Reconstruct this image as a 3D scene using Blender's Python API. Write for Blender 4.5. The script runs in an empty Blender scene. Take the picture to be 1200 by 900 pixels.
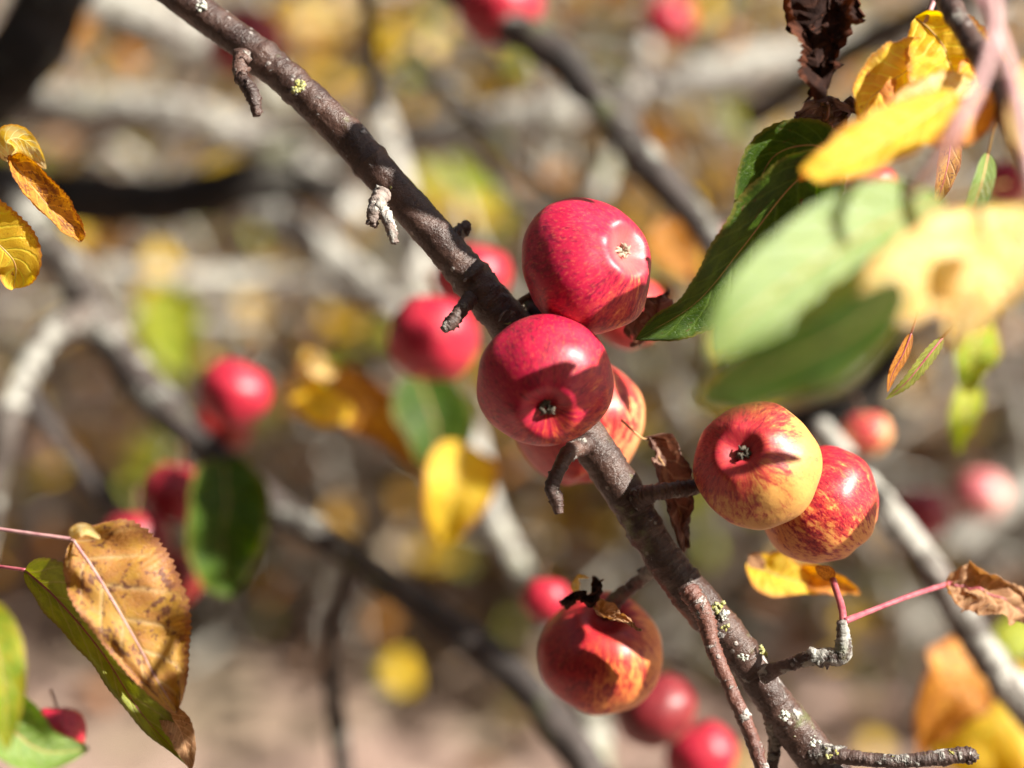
import bpy, bmesh, math, random
from mathutils import Vector, Matrix, noise

# ------------------------------------------------------------------ camera
R = math.radians
SC = bpy.context.scene
COL = SC.collection
CAM_H, PITCH, LENS, FOCUS = 1.5, R(-22), 70.0, 0.636
CAM_LOC = Vector((0, 0, CAM_H))
RT = Vector((1, 0, 0))
FW = Vector((0, math.cos(PITCH), math.sin(PITCH)))
UP = Vector((0, -math.sin(PITCH), math.cos(PITCH)))
BK = -FW
cd = bpy.data.cameras.new("camera")
cam = bpy.data.objects.new("camera", cd); COL.objects.link(cam)
cam.location = CAM_LOC; cam.rotation_euler = (math.pi/2 + PITCH, 0, 0)
cd.lens = LENS; cd.sensor_width = 36; cd.sensor_fit = 'HORIZONTAL'
cd.clip_start = 0.01; cd.clip_end = 500
cd.dof.use_dof = True; cd.dof.focus_distance = FOCUS - 0.012; cd.dof.aperture_fstop = 3.6
cd.dof.aperture_blades = 9
SC.camera = cam
# ------------------------------------------------------------------ sky and sun
SUN = (RT*0.72 + UP*0.52 + BK*0.46).normalized()
w = bpy.data.worlds.new("World"); SC.world = w; w.use_nodes = True
nt = w.node_tree; bg = nt.nodes['Background']
sky = nt.nodes.new('ShaderNodeTexSky'); sky.sky_type = 'NISHITA'; sky.sun_disc = False
sky.sun_elevation = math.asin(SUN.z); sky.sun_rotation = math.atan2(SUN.x, SUN.y)
hsv = nt.nodes.new('ShaderNodeHueSaturation'); hsv.inputs['Saturation'].default_value = .65
nt.links.new(sky.outputs[0], hsv.inputs['Color']); nt.links.new(hsv.outputs[0], bg.inputs[0]); bg.inputs[1].default_value = 0.05
sd = bpy.data.lights.new("sun", 'SUN'); sd.energy = 5.0; sd.angle = R(0.5); sd.color = (1, .94, .83)
so = bpy.data.objects.new("sun", sd); COL.objects.link(so)
so.rotation_euler = SUN.to_track_quat('Z', 'Y').to_euler()
SC.view_settings.view_transform = 'Standard'; SC.view_settings.look = 'None'
SC.view_settings.gamma = 1; SC.view_settings.exposure = 1.38

def nvec(q): return Vector((noise.noise(q), noise.noise(q+Vector((17.3, 5.1, 0))), noise.noise(q+Vector((0, 23.7, 9.2)))))
KPX = 36/LENS/1200
def far(d):
    return d if d < .70 else .70+(d-.70)*2.2      # spacing of everything behind the focal zone
def W(px, py, d=FOCUS):
    d = far(d)
    return CAM_LOC + RT*((px-600)*KPX*d) + UP*((450-py)*KPX*d) + FW*d
def S(px, d): return px*KPX*far(d)
def CV(v): return (RT*v[0] + UP*v[1] + BK*v[2]).normalized()

# ------------------------------------------------------------------ object helpers
def tag(o, label=None, cat=None, group=None, kind=None):
    if label: o['label'] = label
    if cat: o['category'] = cat
    if group: o['group'] = group
    if kind: o['kind'] = kind
    return o
def empty(name, loc):
    o = bpy.data.objects.new(name, None); COL.objects.link(o); o.location = loc
    o.empty_display_size = .01
    return o
def mobj(name, verts, faces, mat, parent=None, loc=None, smooth=True, uvs=None, att=None):
    me = bpy.data.meshes.new(name)
    base = loc if loc is not None else (parent.location if parent else Vector((0, 0, 0)))
    me.from_pydata([tuple(Vector(v)-Vector(base)) for v in verts], [], faces)
    if smooth: me.polygons.foreach_set('use_smooth', [True]*len(me.polygons))
    if uvs:
        l = me.uv_layers.new(name='UVMap')
        for lp in me.loops: l.data[lp.index].uv = uvs[lp.vertex_index]
    if att:
        at_ = me.attributes.new('along', 'FLOAT_VECTOR', 'POINT')
        at_.data.foreach_set('vector', [x for v in att for x in v])
    me.materials.append(mat)
    o = bpy.data.objects.new(name, me); COL.objects.link(o)
    if parent: o.parent = parent; o.location = Vector(base)-parent.location
    else: o.location = base
    return o

# ------------------------------------------------------------------ node helpers
class N:
    def __init__(s, name):
        s.m = bpy.data.materials.new(name); s.m.use_nodes = True
        s.t = s.m.node_tree; s.t.nodes.clear()
        s.out = s.n('ShaderNodeOutputMaterial')
    def n(s, typ, **kw):
        x = s.t.nodes.new(typ)
        for k, v in kw.items(): setattr(x, k, v)
        return x
    def l(s, a, b): s.t.links.new(a, b)
    def setv(s, inp, v):
        if isinstance(v, bpy.types.NodeSocket): s.l(v, inp)
        else: inp.default_value = v
    def math(s, op, a, b=0.0, c=None, clamp=False):
        x = s.n('ShaderNodeMath', operation=op); x.use_clamp = clamp
        s.setv(x.inputs[0], a); s.setv(x.inputs[1], b)
        if c is not None: s.setv(x.inputs[2], c)
        return x.outputs[0]
    def vec(s, op, a, b=(0, 0, 0)):
        x = s.n('ShaderNodeVectorMath', operation=op)
        s.setv(x.inputs[0], a); s.setv(x.inputs[1], b)
        return x.outputs['Value'] if op in ('DOT_PRODUCT', 'LENGTH', 'DISTANCE') else x.outputs[0]
    def mix(s, f, a, b):
        x = s.n('ShaderNodeMix', data_type='RGBA')
        s.setv(x.inputs[0], f)
        for i, v in ((6, a), (7, b)):
            if not isinstance(v, bpy.types.NodeSocket): v = (v[0], v[1], v[2], 1)
            s.setv(x.inputs[i], v)
        return x.outputs[2]
    def ramp(s, v, lo, hi, a=0.0, b=1.0):
        x = s.n('ShaderNodeMapRange', interpolation_type='SMOOTHSTEP')
        s.setv(x.inputs[0], v); x.inputs[1].default_value = lo; x.inputs[2].default_value = hi
        x.inputs[3].default_value = a; x.inputs[4].default_value = b
        return x.outputs[0]
    def noise(s, v, scale, detail=3, rough=.55, dist=0):
        x = s.n('ShaderNodeTexNoise'); s.setv(x.inputs['Vector'], v)
        x.inputs['Scale'].default_value = scale; x.inputs['Detail'].default_value = detail
        x.inputs['Roughness'].default_value = rough; x.inputs['Distortion'].default_value = dist
        return x.outputs[0]
    def voro(s, v, scale, feat='F1'):
        x = s.n('ShaderNodeTexVoronoi', feature=feat); s.setv(x.inputs['Vector'], v)
        x.inputs['Scale'].default_value = scale
        return x
    def comb(s, x, y, z):
        c = s.n('ShaderNodeCombineXYZ')
        s.setv(c.inputs[0], x); s.setv(c.inputs[1], y); s.setv(c.inputs[2], z)
        return c.outputs[0]
    def bump(s, h, strength, dist=.001):
        b = s.n('ShaderNodeBump'); s.setv(b.inputs['Height'], h)
        b.inputs['Strength'].default_value = strength; b.inputs['Distance'].default_value = dist
        return b.outputs[0]

# ------------------------------------------------------------------ materials
def apple_mat(name, yellow, red, cover, blush, bw=.5, seed=0.0, calyx=None, streak=1.0, rough=.36):
    """skin of a striped apple: ground colour, red flush towards `blush`, streaks along the meridians"""
    g = N(name)
    co = g.n('ShaderNodeTexCoord').outputs['Object']
    p = g.vec('NORMALIZE', co)
    sp = g.n('ShaderNodeSeparateXYZ'); g.l(p, sp.inputs[0])
    rho = g.math('SQRT', g.math('MAXIMUM', g.math('SUBTRACT', 1.0, g.math('MULTIPLY', sp.outputs[2], sp.outputs[2])), .003))
    cx, cy = g.math('DIVIDE', sp.outputs[0], rho), g.math('DIVIDE', sp.outputs[1], rho)
    wob = g.noise(g.vec('ADD', p, (seed, 1, 2)), 2.2, 2)
    w1 = g.math('ADD', cx, g.math('MULTIPLY', wob, .35))
    v1 = g.comb(g.math('ADD', g.math('MULTIPLY', w1, 7.0), seed), g.math('MULTIPLY', cy, 7.0), g.math('MULTIPLY', sp.outputs[2], 3.2))
    v2 = g.comb(g.math('ADD', g.math('MULTIPLY', w1, 22.0), seed*2), g.math('MULTIPLY', cy, 22.0), g.math('MULTIPLY', sp.outputs[2], 9.0))
    s1 = g.noise(v1, 1.0, 3, .6); s2 = g.noise(v2, 1.0, 3, .65)
    fl = g.noise(g.vec('ADD', p, (seed, seed, 0)), 1.5, 3)
    fine = g.noise(p, 38, 3, .7)
    b = g.vec('DOT_PRODUCT', p, tuple(blush))
    base = g.math('ADD', g.math('MULTIPLY', b, bw), g.math('MULTIPLY', g.math('SUBTRACT', fl, .5), 1.2))
    base = g.math('ADD', base, cover)
    st = g.math('MULTIPLY', g.math('SUBTRACT', s1, .5), 2.6*streak)
    st = g.math('ADD', st, g.math('MULTIPLY', g.math('SUBTRACT', s2, .5), 2.4*streak))
    st = g.math('ADD', st, g.math('MULTIPLY', g.math('SUBTRACT', fine, .5), .9))
    m = g.ramp(g.math('ADD', base, g.math('MULTIPLY', st, .55)), .05, .95)
    pink = tuple(yellow[i]*.25 + red[i]*.75 for i in range(3))
    pink = (max(pink[0], red[0]), pink[1]*.62, pink[2]*.8)
    c = g.mix(g.ramp(m, 0, .55), yellow, pink)
    c = g.mix(g.ramp(m, .45, 1), c, red)
    dark = (red[0]*.42, red[1]*.35, red[2]*.6)
    dk = g.math('MULTIPLY', g.ramp(g.math('ADD', g.math('MULTIPLY', s2, .6), g.math('MULTIPLY', s1, .4)), .49, .60), g.ramp(m, .25, .85, .2, .85))
    c = g.mix(dk, c, dark)
    c = g.mix(g.math('MULTIPLY', g.ramp(g.noise(v2, 1.7, 2), .52, .70), .30), c, (yellow[0], yellow[1]*.7, yellow[2]*.9))
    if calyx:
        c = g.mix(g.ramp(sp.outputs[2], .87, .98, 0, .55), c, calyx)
    vo = g.voro(p, 24)
    vr = g.n('ShaderNodeSeparateColor'); g.l(vo.outputs['Color'], vr.inputs[0])
    dots = g.math('MULTIPLY', g.ramp(vo.outputs['Distance'], .05, .11, 1, 0), g.ramp(vr.outputs[0], .35, .5, 0, .8))
    c = g.mix(dots, c, (.72, .45, .30))
    vs = g.voro(g.vec('ADD', p, (seed*3, 0, 4)), 5.5)
    vq = g.n('ShaderNodeSeparateColor'); g.l(vs.outputs['Color'], vq.inputs[0])
    sc = g.math('MULTIPLY', g.ramp(g.math('ADD', vs.outputs['Distance'], g.math('MULTIPLY', fine, .05)), .05, .075, 1, 0), g.ramp(vq.outputs[1], .80, .84, 0, .85))
    c = g.mix(sc, c, (.10, .05, .03))
    bs = g.n('ShaderNodeBsdfPrincipled')
    g.l(c, bs.inputs['Base Color'])
    g.setv(bs.inputs['Roughness'], g.math('ADD', rough, g.math('MULTIPLY', g.noise(p, 9, 4), .16)))
    bs.inputs['Subsurface Weight'].default_value = .10
    bs.inputs['Subsurface Radius'].default_value = (.006, .002, .0012); bs.inputs['Subsurface Scale'].default_value = .5
    bs.inputs['IOR'].default_value = 1.45
    bs.inputs['Coat Weight'].default_value = .25; bs.inputs['Coat Roughness'].default_value = .42
    h = g.math('ADD', g.math('MULTIPLY', g.noise(p, 7, 3), 1.0), g.math('MULTIPLY', g.noise(p, 60, 2), .10))
    h = g.math('SUBTRACT', h, g.math('MULTIPLY', sc, .4))
    g.l(g.bump(h, .35, .0006), bs.inputs['Normal'])
    g.l(bs.outputs[0], g.out.inputs[0])
    return g.m

def bark_mat(name, base, base2, crust, crust_amt, yellow_amt=.0, moss=.0, seed=0.0, gloss=.5, scale=1.0, dots=.7):
    g = N(name)
    co = g.vec('ADD', g.n('ShaderNodeTexCoord').outputs['Object'], (seed, seed*.7, 0))
    n1 = g.noise(co, 70*scale, 5, .6); n2 = g.noise(co, 420*scale, 4, .65); n3 = g.noise(co, 1500*scale, 3, .7)
    c = g.mix(g.ramp(n1, .35, .65), base, base2)
    c = g.mix(g.ramp(n2, .5, .72, 0, .55), c, tuple(x*.4 for x in base))
    nl = g.noise(co, 150*scale, 5, .62, .4)
    nm = g.noise(g.vec('ADD', co, (3.1, 0, 0)), 28*scale, 2)
    lm = g.ramp(g.math('ADD', nl, g.math('MULTIPLY', g.math('SUBTRACT', nm, .5), .7)), .66-crust_amt*.32, .72-crust_amt*.28)
    lc = g.mix(g.ramp(n2, .35, .65), crust, tuple(x*.62 for x in crust))
    c = g.mix(g.math('MULTIPLY', lm, .88), c, lc)
    # small pale lenticels
    vo = g.voro(co, 260*scale)
    sp = g.n('ShaderNodeSeparateColor'); g.l(vo.outputs['Color'], sp.inputs[0])
    le = g.math('MULTIPLY', g.ramp(g.math('ADD', vo.outputs['Distance'], g.math('MULTIPLY', n3, .1)), .18, .30, 1, 0), g.ramp(sp.outputs[1], .70, .75, 0, dots))
    c = g.mix(le, c, (.42, .38, .36))
    h = g.math('ADD', g.math('MULTIPLY', n2, .8), g.math('MULTIPLY', lm, .7))
    h = g.math('ADD', h, g.math('MULTIPLY', n3, .35))
    h = g.math('ADD', h, g.math('MULTIPLY', le, .5))
    if yellow_amt:
        ny = g.noise(g.vec('ADD', co, (0, 7.7, 0)), 120*scale, 4, .65)
        y = g.ramp(ny, .70-yellow_amt*.2, .74-yellow_amt*.2)
        c = g.mix(y, c, g.mix(n2, (.50, .42, .06), (.30, .33, .10))); h = g.math('ADD', h, g.math('MULTIPLY', y, .9))
    if moss:
        nz = g.noise(g.vec('ADD', co, (0, 0, 5.5)), 55*scale, 4, .6)
        y = g.ramp(nz, .66-moss*.25, .76-moss*.2, 0, .8)
        c = g.mix(y, c, g.mix(n2, (.07, .09, .025), (.20, .22, .09)))
    al = g.n('ShaderNodeAttribute', attribute_name='along').outputs['Vector']
    ringn = g.noise(g.vec('MULTIPLY', al, (1500*scale, 130*scale, 130*scale)), 1.0, 3, .6)
    h = g.math('ADD', h, g.math('MULTIPLY', ringn, .5))
    c = g.mix(g.ramp(ringn, .52, .72, 0, .45), c, tuple(x*.45 for x in base))
    c = g.mix(g.ramp(ringn, .28, .42, .12, 0), c, tuple(min(1, x*2.2) for x in base2))
    bs = g.n('ShaderNodeBsdfPrincipled'); g.l(c, bs.inputs['Base Color'])
    g.setv(bs.inputs['Roughness'], g.math('ADD', g.math('MULTIPLY', lm, .35), .85-gloss*.8, clamp=True))
    bs.inputs['Specular IOR Level'].default_value = .6 if dots else .25
    g.l(g.bump(h, .9, .0009), bs.inputs['Normal'])
    g.l(bs.outputs[0], g.out.inputs[0])
    return g.m

def leaf_mat(name, c1, c2, spot=(.10, .04, .02), spots=.0, edge=None, vein=None, trans=.45, seed=0.0, patch=5.0, rough=.42, spec=.5, back=None, vn=9):
    """a leaf blade: two-colour patches, veins from the UVs, spots, tinted rim, light through the blade"""
    g = N(name)
    uv = g.n('ShaderNodeUVMap').outputs[0]
    sp = g.n('ShaderNodeSeparateXYZ'); g.l(uv, sp.inputs[0])
    u = sp.outputs[0]; a = g.math('ABSOLUTE', g.math('MULTIPLY_ADD', sp.outputs[1], 2.0, -1.0))
    q = g.comb(g.math('ADD', g.math('MULTIPLY', u, 2.0), seed), sp.outputs[1], seed)
    n1 = g.noise(q, patch, 4, .6, .3); n2 = g.noise(q, 26, 4, .7); n3 = g.noise(q, 90, 2, .6)
    c = g.mix(g.ramp(n1, .40, .60), c1, c2)
    c = g.mix(g.math('MULTIPLY', g.math('SUBTRACT', n3, .3, clamp=True), .5), c, tuple(x*.55 for x in c2))
    vein = vein or tuple(min(1, x*1.5+.05) for x in c1)
    ph = g.math('MULTIPLY', g.math('SUBTRACT', u, g.math('MULTIPLY', a, .22)), vn*2*math.pi)
    side = g.math('POWER', g.math('ABSOLUTE', g.math('COSINE', g.math('MULTIPLY', ph, .5))), 26)
    side = g.math('MULTIPLY', side, g.ramp(a, .45, 1, 1, .25))
    midv = g.ramp(a, .02, .07, 1, 0)
    net = g.ramp(g.voro(q, 30, 'DISTANCE_TO_EDGE').outputs[0], 0, .09, 1, 0)
    c = g.mix(g.math('MULTIPLY', g.math('MAXIMUM', side, midv), .55), c, vein)
    c = g.mix(g.math('MULTIPLY', net, .10), c, vein)
    if spots:
        s = g.ramp(g.math('ADD', g.noise(q, 13, 4, .6), g.math('MULTIPLY', g.noise(q, 3.1, 2), .55)), .98-spots*.3, 1.04-spots*.26)
        s2 = g.ramp(n2, .74-spots*.12, .80-spots*.12)
        c = g.mix(g.math('MULTIPLY', g.math('MAXIMUM', s, s2), .8), c, spot)
    if edge:
        e = g.ramp(g.math('ADD', a, g.math('MULTIPLY', g.math('SUBTRACT', n2, .5), .5)), .80, 1.0, 0, .85)
        c = g.mix(e, c, edge)
    h = g.math('ADD', g.math('MULTIPLY', g.math('MAXIMUM', side, midv), -1.0), g.math('MULTIPLY', net, -.35))
    h = g.math('ADD', h, g.math('MULTIPLY', n2, .8))
    nb = g.bump(h, .5, .0006)
    cf = c
    if back:
        cf = g.mix(g.n('ShaderNodeNewGeometry').outputs['Backfacing'], c, g.mix(.5, c, back))
    bs = g.n('ShaderNodeBsdfPrincipled'); g.l(cf, bs.inputs['Base Color'])
    bs.inputs['Roughness'].default_value = rough; bs.inputs['Specular IOR Level'].default_value = spec
    g.l(nb, bs.inputs['Normal'])
    tr = g.n('ShaderNodeBsdfTranslucent')
    hs = g.n('ShaderNodeHueSaturation'); hs.inputs['Saturation'].default_value = 1.25; hs.inputs['Value'].default_value = 1.5
    g.l(c, hs.inputs['Color']); g.l(hs.outputs[0], tr.inputs[0]); g.l(nb, tr.inputs['Normal'])
    mx = g.n('ShaderNodeMixShader'); mx.inputs[0].default_value = trans
    g.l(bs.outputs[0], mx.inputs[1]); g.l(tr.outputs[0], mx.inputs[2]); g.l(mx.outputs[0], g.out.inputs[0])
    return g.m

def plain_mat(name, c1, c2, scale=300, rough=.6, bump=.4):
    g = N(name)
    co = g.n('ShaderNodeTexCoord').outputs['Object']
    n1 = g.noise(co, scale, 5, .65)
    bs = g.n('ShaderNodeBsdfPrincipled')
    g.l(g.mix(g.ramp(n1, .35, .65), c1, c2), bs.inputs['Base Color'])
    bs.inputs['Roughness'].default_value = rough
    g.l(g.bump(n1, bump, .0005), bs.inputs['Normal']); g.l(bs.outputs[0], g.out.inputs[0])
    return g.m

M = {}
M['calyx'] = plain_mat('dry sepal', (.14, .10, .07), (.55, .47, .36), 5, .8)
M['calyx_dark'] = plain_mat('dark sepal', (.02, .016, .012), (.13, .11, .08), 5, .8)
M['stem'] = plain_mat('apple stalk', (.11, .055, .03), (.20, .11, .06), 6, .7)
M['red_stalk'] = plain_mat('red leaf stalk', (.30, .05, .08), (.42, .12, .14), 250, .45)
M['pink_stalk'] = plain_mat('pink leaf stalk', (.42, .20, .22), (.55, .33, .32), 250, .45)
M['yellow_stalk'] = plain_mat('yellow leaf stalk', (.50, .33, .12), (.45, .20, .10), 250, .5)
M['bark_main'] = bark_mat('smooth purple-brown bark', (.044, .022, .018), (.095, .050, .038), (.58, .55, .53), .15, .04, .25, 0.37, .62)
M['bark_low'] = bark_mat('weathered brown bark', (.045, .026, .022), (.11, .065, .055), (.50, .49, .45), .42, .35, .35, 2, .45)
M['bark_twig'] = bark_mat('dark twig bark', (.05, .028, .024), (.12, .065, .05), (.42, .40, .36), .30, .0, .2, 4, .5)
M['bark_red'] = bark_mat('reddish twig bark', (.10, .035, .028), (.17, .07, .05), (.5, .48, .45), .22, .0, .0, 5, .6)
M['bark_grey'] = bark_mat('lichen-grey bark', (.10, .085, .07), (.12, .09, .078), (.60, .58, .52), .76, .12, .4, 7, .3, .45)
M['bark_dark'] = bark_mat('dark far bark', (.024, .018, .016), (.055, .040, .035), (.34, .34, .30), .14, .15, .3, 9, .15, .5, .3)
M['bark_black'] = bark_mat('bark blackened for shade', (.012, .010, .009), (.03, .024, .02), (.10, .10, .085), .05, .0, .1, 11, .05, .5, 0)  # near-black base puts the shade on the far limbs into the colour
M['lichen'] = plain_mat('yellow-green lichen', (.40, .36, .06), (.42, .44, .26), 900, .9, 1)
M['lichen_grey'] = plain_mat('grey lichen', (.45, .48, .40), (.62, .63, .58), 500, .9, 1)

# leaf blades
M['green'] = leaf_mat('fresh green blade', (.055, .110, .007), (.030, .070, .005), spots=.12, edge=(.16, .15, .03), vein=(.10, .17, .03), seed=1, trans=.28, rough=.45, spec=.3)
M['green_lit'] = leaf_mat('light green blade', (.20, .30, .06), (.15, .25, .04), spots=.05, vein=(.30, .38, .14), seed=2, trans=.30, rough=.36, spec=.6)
M['greenyellow'] = leaf_mat('turning yellow-green blade', (.24, .38, .02), (.46, .46, .03), spots=.12, edge=(.4, .3, .04), seed=3, trans=.45)
M['olive'] = leaf_mat('olive blade', (.30, .33, .035), (.22, .25, .03), spots=.15, spot=(.14, .10, .05), edge=(.20, .15, .05), vein=(.38, .33, .14), seed=4, trans=.30, rough=.5, back=(.3, .3, .2))
M['yellow'] = leaf_mat('clear yellow blade', (.86, .60, .045), (.78, .47, .03), spots=.12, spot=(.40, .12, .03), edge=(.50, .16, .04), seed=5, trans=.45, patch=3)
M['paleyellow'] = leaf_mat('pale yellow blade', (.86, .68, .34), (.80, .55, .15), spots=.1, spot=(.5, .2, .06), edge=(.60, .30, .10), seed=6, trans=.42, patch=3)
M['gold'] = leaf_mat('golden blade with brown blotches', (.60, .30, .035), (.48, .20, .03), spots=.62, spot=(.20, .065, .03), edge=(.20, .06, .03), seed=7, trans=.35, rough=.5)
M['ochre'] = leaf_mat('ochre blade with dark speckles', (.46, .25, .04), (.42, .19, .05), spots=.50, spot=(.10, .03, .03), edge=(.30, .12, .06), vein=(.50, .36, .18), seed=8.3, trans=.28, rough=.55, vn=6)
M['orange'] = leaf_mat('orange blade', (.72, .33, .05), (.52, .19, .03), spots=.35, spot=(.20, .05, .02), edge=(.3, .1, .03), seed=9, trans=.42)
M['tan'] = leaf_mat('tan dry blade', (.45, .26, .13), (.34, .17, .08), spots=.3, spot=(.12, .05, .03), seed=10, trans=.3, rough=.7)
M['dry'] = leaf_mat('brown withered blade', (.22, .11, .08), (.13, .06, .045), spots=.3, spot=(.05, .025, .02), vein=(.42, .28, .20), seed=11, trans=.22, rough=.65)
M['black'] = leaf_mat('blackened withered blade', (.030, .014, .011), (.018, .009, .008), spots=.2, spot=(.10, .03, .015), vein=(.07, .03, .02), seed=12, trans=.10, rough=.85, spec=.12, edge=(.10, .035, .02))
M['purple_dry'] = leaf_mat('purplish withered blade', (.12, .07, .07), (.20, .13, .12), spots=.2, vein=(.4, .3, .3), seed=13, trans=.15, rough=.7)

# ------------------------------------------------------------------ shapes
def crom(P, n):
    """Catmull-Rom through P (lists of floats or Vectors with radius)"""
    out = []
    Q = [P[0]*2-P[1]] + P + [P[-1]*2-P[-2]]
    for i in range(1, len(Q)-2):
        a, b, c, d = Q[i-1], Q[i], Q[i+1], Q[i+2]
        for k in range(n):
            t = k/n
            out.append((b*2 + (c-a)*t + (a*2-b*5+c*4-d)*t*t + (b*3-a-c*3+d)*t**3)*.5)
    out.append(Q[-2].copy())
    return out
def tube_geo(pts, rads, seg=20, step=.0012, rough=.06, seed=0, bumps=0, cap=True, nodes=0):
    P = [Vector((p.x, p.y, p.z, r)) for p, r in zip(pts, rads)]
    L = sum((pts[i+1]-pts[i]).length for i in range(len(pts)-1))
    n = max(3, int(L/step/max(1, len(pts)-1)))
    C = crom(P, n)
    verts, faces, att = [], [], []
    nrm = None; s = 0
    for i, c in enumerate(C):
        p = Vector(c[:3]); r = max(c[3], 1e-5)
        q = Vector(C[min(i+1, len(C)-1)][:3]) - Vector(C[max(i-1, 0)][:3])
        q.normalize()
        if nrm is None:
            nrm = q.orthogonal().normalized()
        nrm = (nrm - q*nrm.dot(q)).normalized()
        bn = q.cross(nrm)
        if i: s += (p-Vector(C[i-1][:3])).length
        ring = 1.0
        if nodes: ring += .13*max(0, 1-abs(((s/nodes+.3) % 1)-.5)/.05)
        for k in range(seg):
            a = 2*math.pi*k/seg
            dv = nrm*math.cos(a)+bn*math.sin(a)
            f = 1 + rough*noise.noise(p*(.35/r) + dv*.9 + Vector((seed, 0, 0)))*2
            f += rough*.9*noise.noise(p*(1.3/r) + dv*2.4 + Vector((0, seed, 0)))
            if bumps:
                b = noise.noise(p*(2.2/r)+dv*4+Vector((0, 0, seed)))
                f += bumps*max(0, b-.25)
            verts.append(p+dv*r*f*ring); att.append((s+seed, math.cos(a)*r, math.sin(a)*r))
        if i:
            o = (i-1)*seg
            for k in range(seg):
                k2 = (k+1) % seg
                faces.append((o+k, o+k2, o+seg+k2, o+seg+k))
    if cap:
        for base, cc in ((0, C[0]), (len(verts)-seg, C[-1])):
            ci = len(verts); verts.append(Vector(cc[:3])); att.append((s, 0, 0))
            for k in range(seg):
                f = (base+k, base+(k+1) % seg, ci)
                faces.append(f if base else f[::-1])
    return verts, faces, att
def px_tube(name, pts, mat, parent=None, seg=20, step=.0012, rough=.06, seed=0, bumps=0, nodes=0):
    """pts: (px, py, depth, width in px)"""
    P = [W(a, b, d) for a, b, d, w_ in pts]; Rr = [S(w_/2, d) for a, b, d, w_ in pts]
    v, f, at_ = tube_geo(P, Rr, seg, step, rough, seed, bumps, nodes=nodes)
    return mobj(name, v, f, mat, parent, P[0], att=at_)
def blob_geo(c, r, seed, flat=None, sub=2, rough=.5):
    bm = bmesh.new(); bmesh.ops.create_icosphere(bm, subdivisions=sub, radius=1)
    out = []
    for v in bm.verts:
        d = v.co.normalized(); f = 1+rough*noise.noise(d*1.8+Vector((seed, 0, 0)))*1.6
        q = d*r*f
        if flat: q = q - flat*q.dot(flat)*.6
        out.append(c+q)
    fs = [tuple(v.index for v in f.verts) for f in bm.faces]; bm.free()
    return out, fs, [tuple(v) for v in out]
def merge(parts):
    V, F, A_ = [], [], []
    for v, f, a in parts:
        o = len(V); V += v; A_ += a; F += [tuple(i+o for i in g) for g in f]
    return V, F, A_

# ---- the branches
def branch(name, label, pts, mat, group=None, cat='branch', **kw):
    P0 = W(*pts[0][:3])
    r = empty(name, P0); tag(r, label, cat, group)
    px_tube('limb', pts, mat, r, **kw)
    return r
def spur(root, pts, mat, seed=0, knobs=6, name='spur', rough=.16, seg=16, step=.0005):
    """short gnarled side shoot with bud scars"""
    P = [W(a, b, d) for a, b, d, w_ in pts]; Rr = [S(w_/2, d) for a, b, d, w_ in pts]
    rnd = random.Random(seed); parts = [tube_geo(P, Rr, seg, step, rough, seed, .5)]
    for k in range(knobs):
        i = rnd.randrange(1, len(P)) if len(P) > 1 else 0
        t = rnd.random(); c = P[i-1].lerp(P[i], t); rr = Rr[i-1]*(1-t)+Rr[i]*t
        d = Vector((rnd.gauss(0, 1), rnd.gauss(0, 1), rnd.gauss(0, 1))).normalized()
        parts.append(blob_geo(c+d*rr*.7, rr*rnd.uniform(.45, .8), seed+k, None, 2, .5))
    v, f, at_ = merge(parts)
    return mobj(name, v, f, mat, root, att=at_)

# ---- apples
def apple_body_mesh(var):
    rnd = random.Random(var); A, B = 96, 64
    verts, faces = [], []
    lob = rnd.uniform(0, 6); off = Vector((var*3.7, 0, 0)); flat = .90 + .02*var
    for j in range(B+1):
        ph = math.pi*j/B
        for i in range(A):
            th = 2*math.pi*i/A
            rr = math.sin(ph)*(1+.01*math.sin(ph)**2)
            z = math.cos(ph)*flat
            z -= .25*math.exp(-(ph/.29)**2)
            z += .32*math.exp(-((math.pi-ph)/.30)**2)
            rr *= 1 - .05*max(0, math.cos(ph)); z += .028*math.exp(-((ph-.45)/.12)**2)
            five = math.cos(5*th+lob)
            z += .014*five*math.exp(-((ph-.48)/.22)**2); rr *= 1+.012*five*math.exp(-((ph-.7)/.5)**2)
            d = Vector((math.sin(ph)*math.cos(th), math.sin(ph)*math.sin(th), math.cos(ph)))
            n_ = noise.noise(d*1.1+off)*.08 + noise.noise(d*2.6+off)*.022
            verts.append(Vector((rr*math.cos(th)*(1+n_), rr*math.sin(th)*(1+n_), z*(1+n_))))
    for j in range(B):
        for i in range(A):
            a, b = j*A+i, j*A+(i+1) % A
            faces.append((a, a+A, b+A, b))
    me = bpy.data.meshes.new('skin'); me.from_pydata(verts, [], faces)
    me.polygons.foreach_set('use_smooth', [True]*len(me.polygons)); me.materials.append(M['stem'])
    return me
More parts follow.
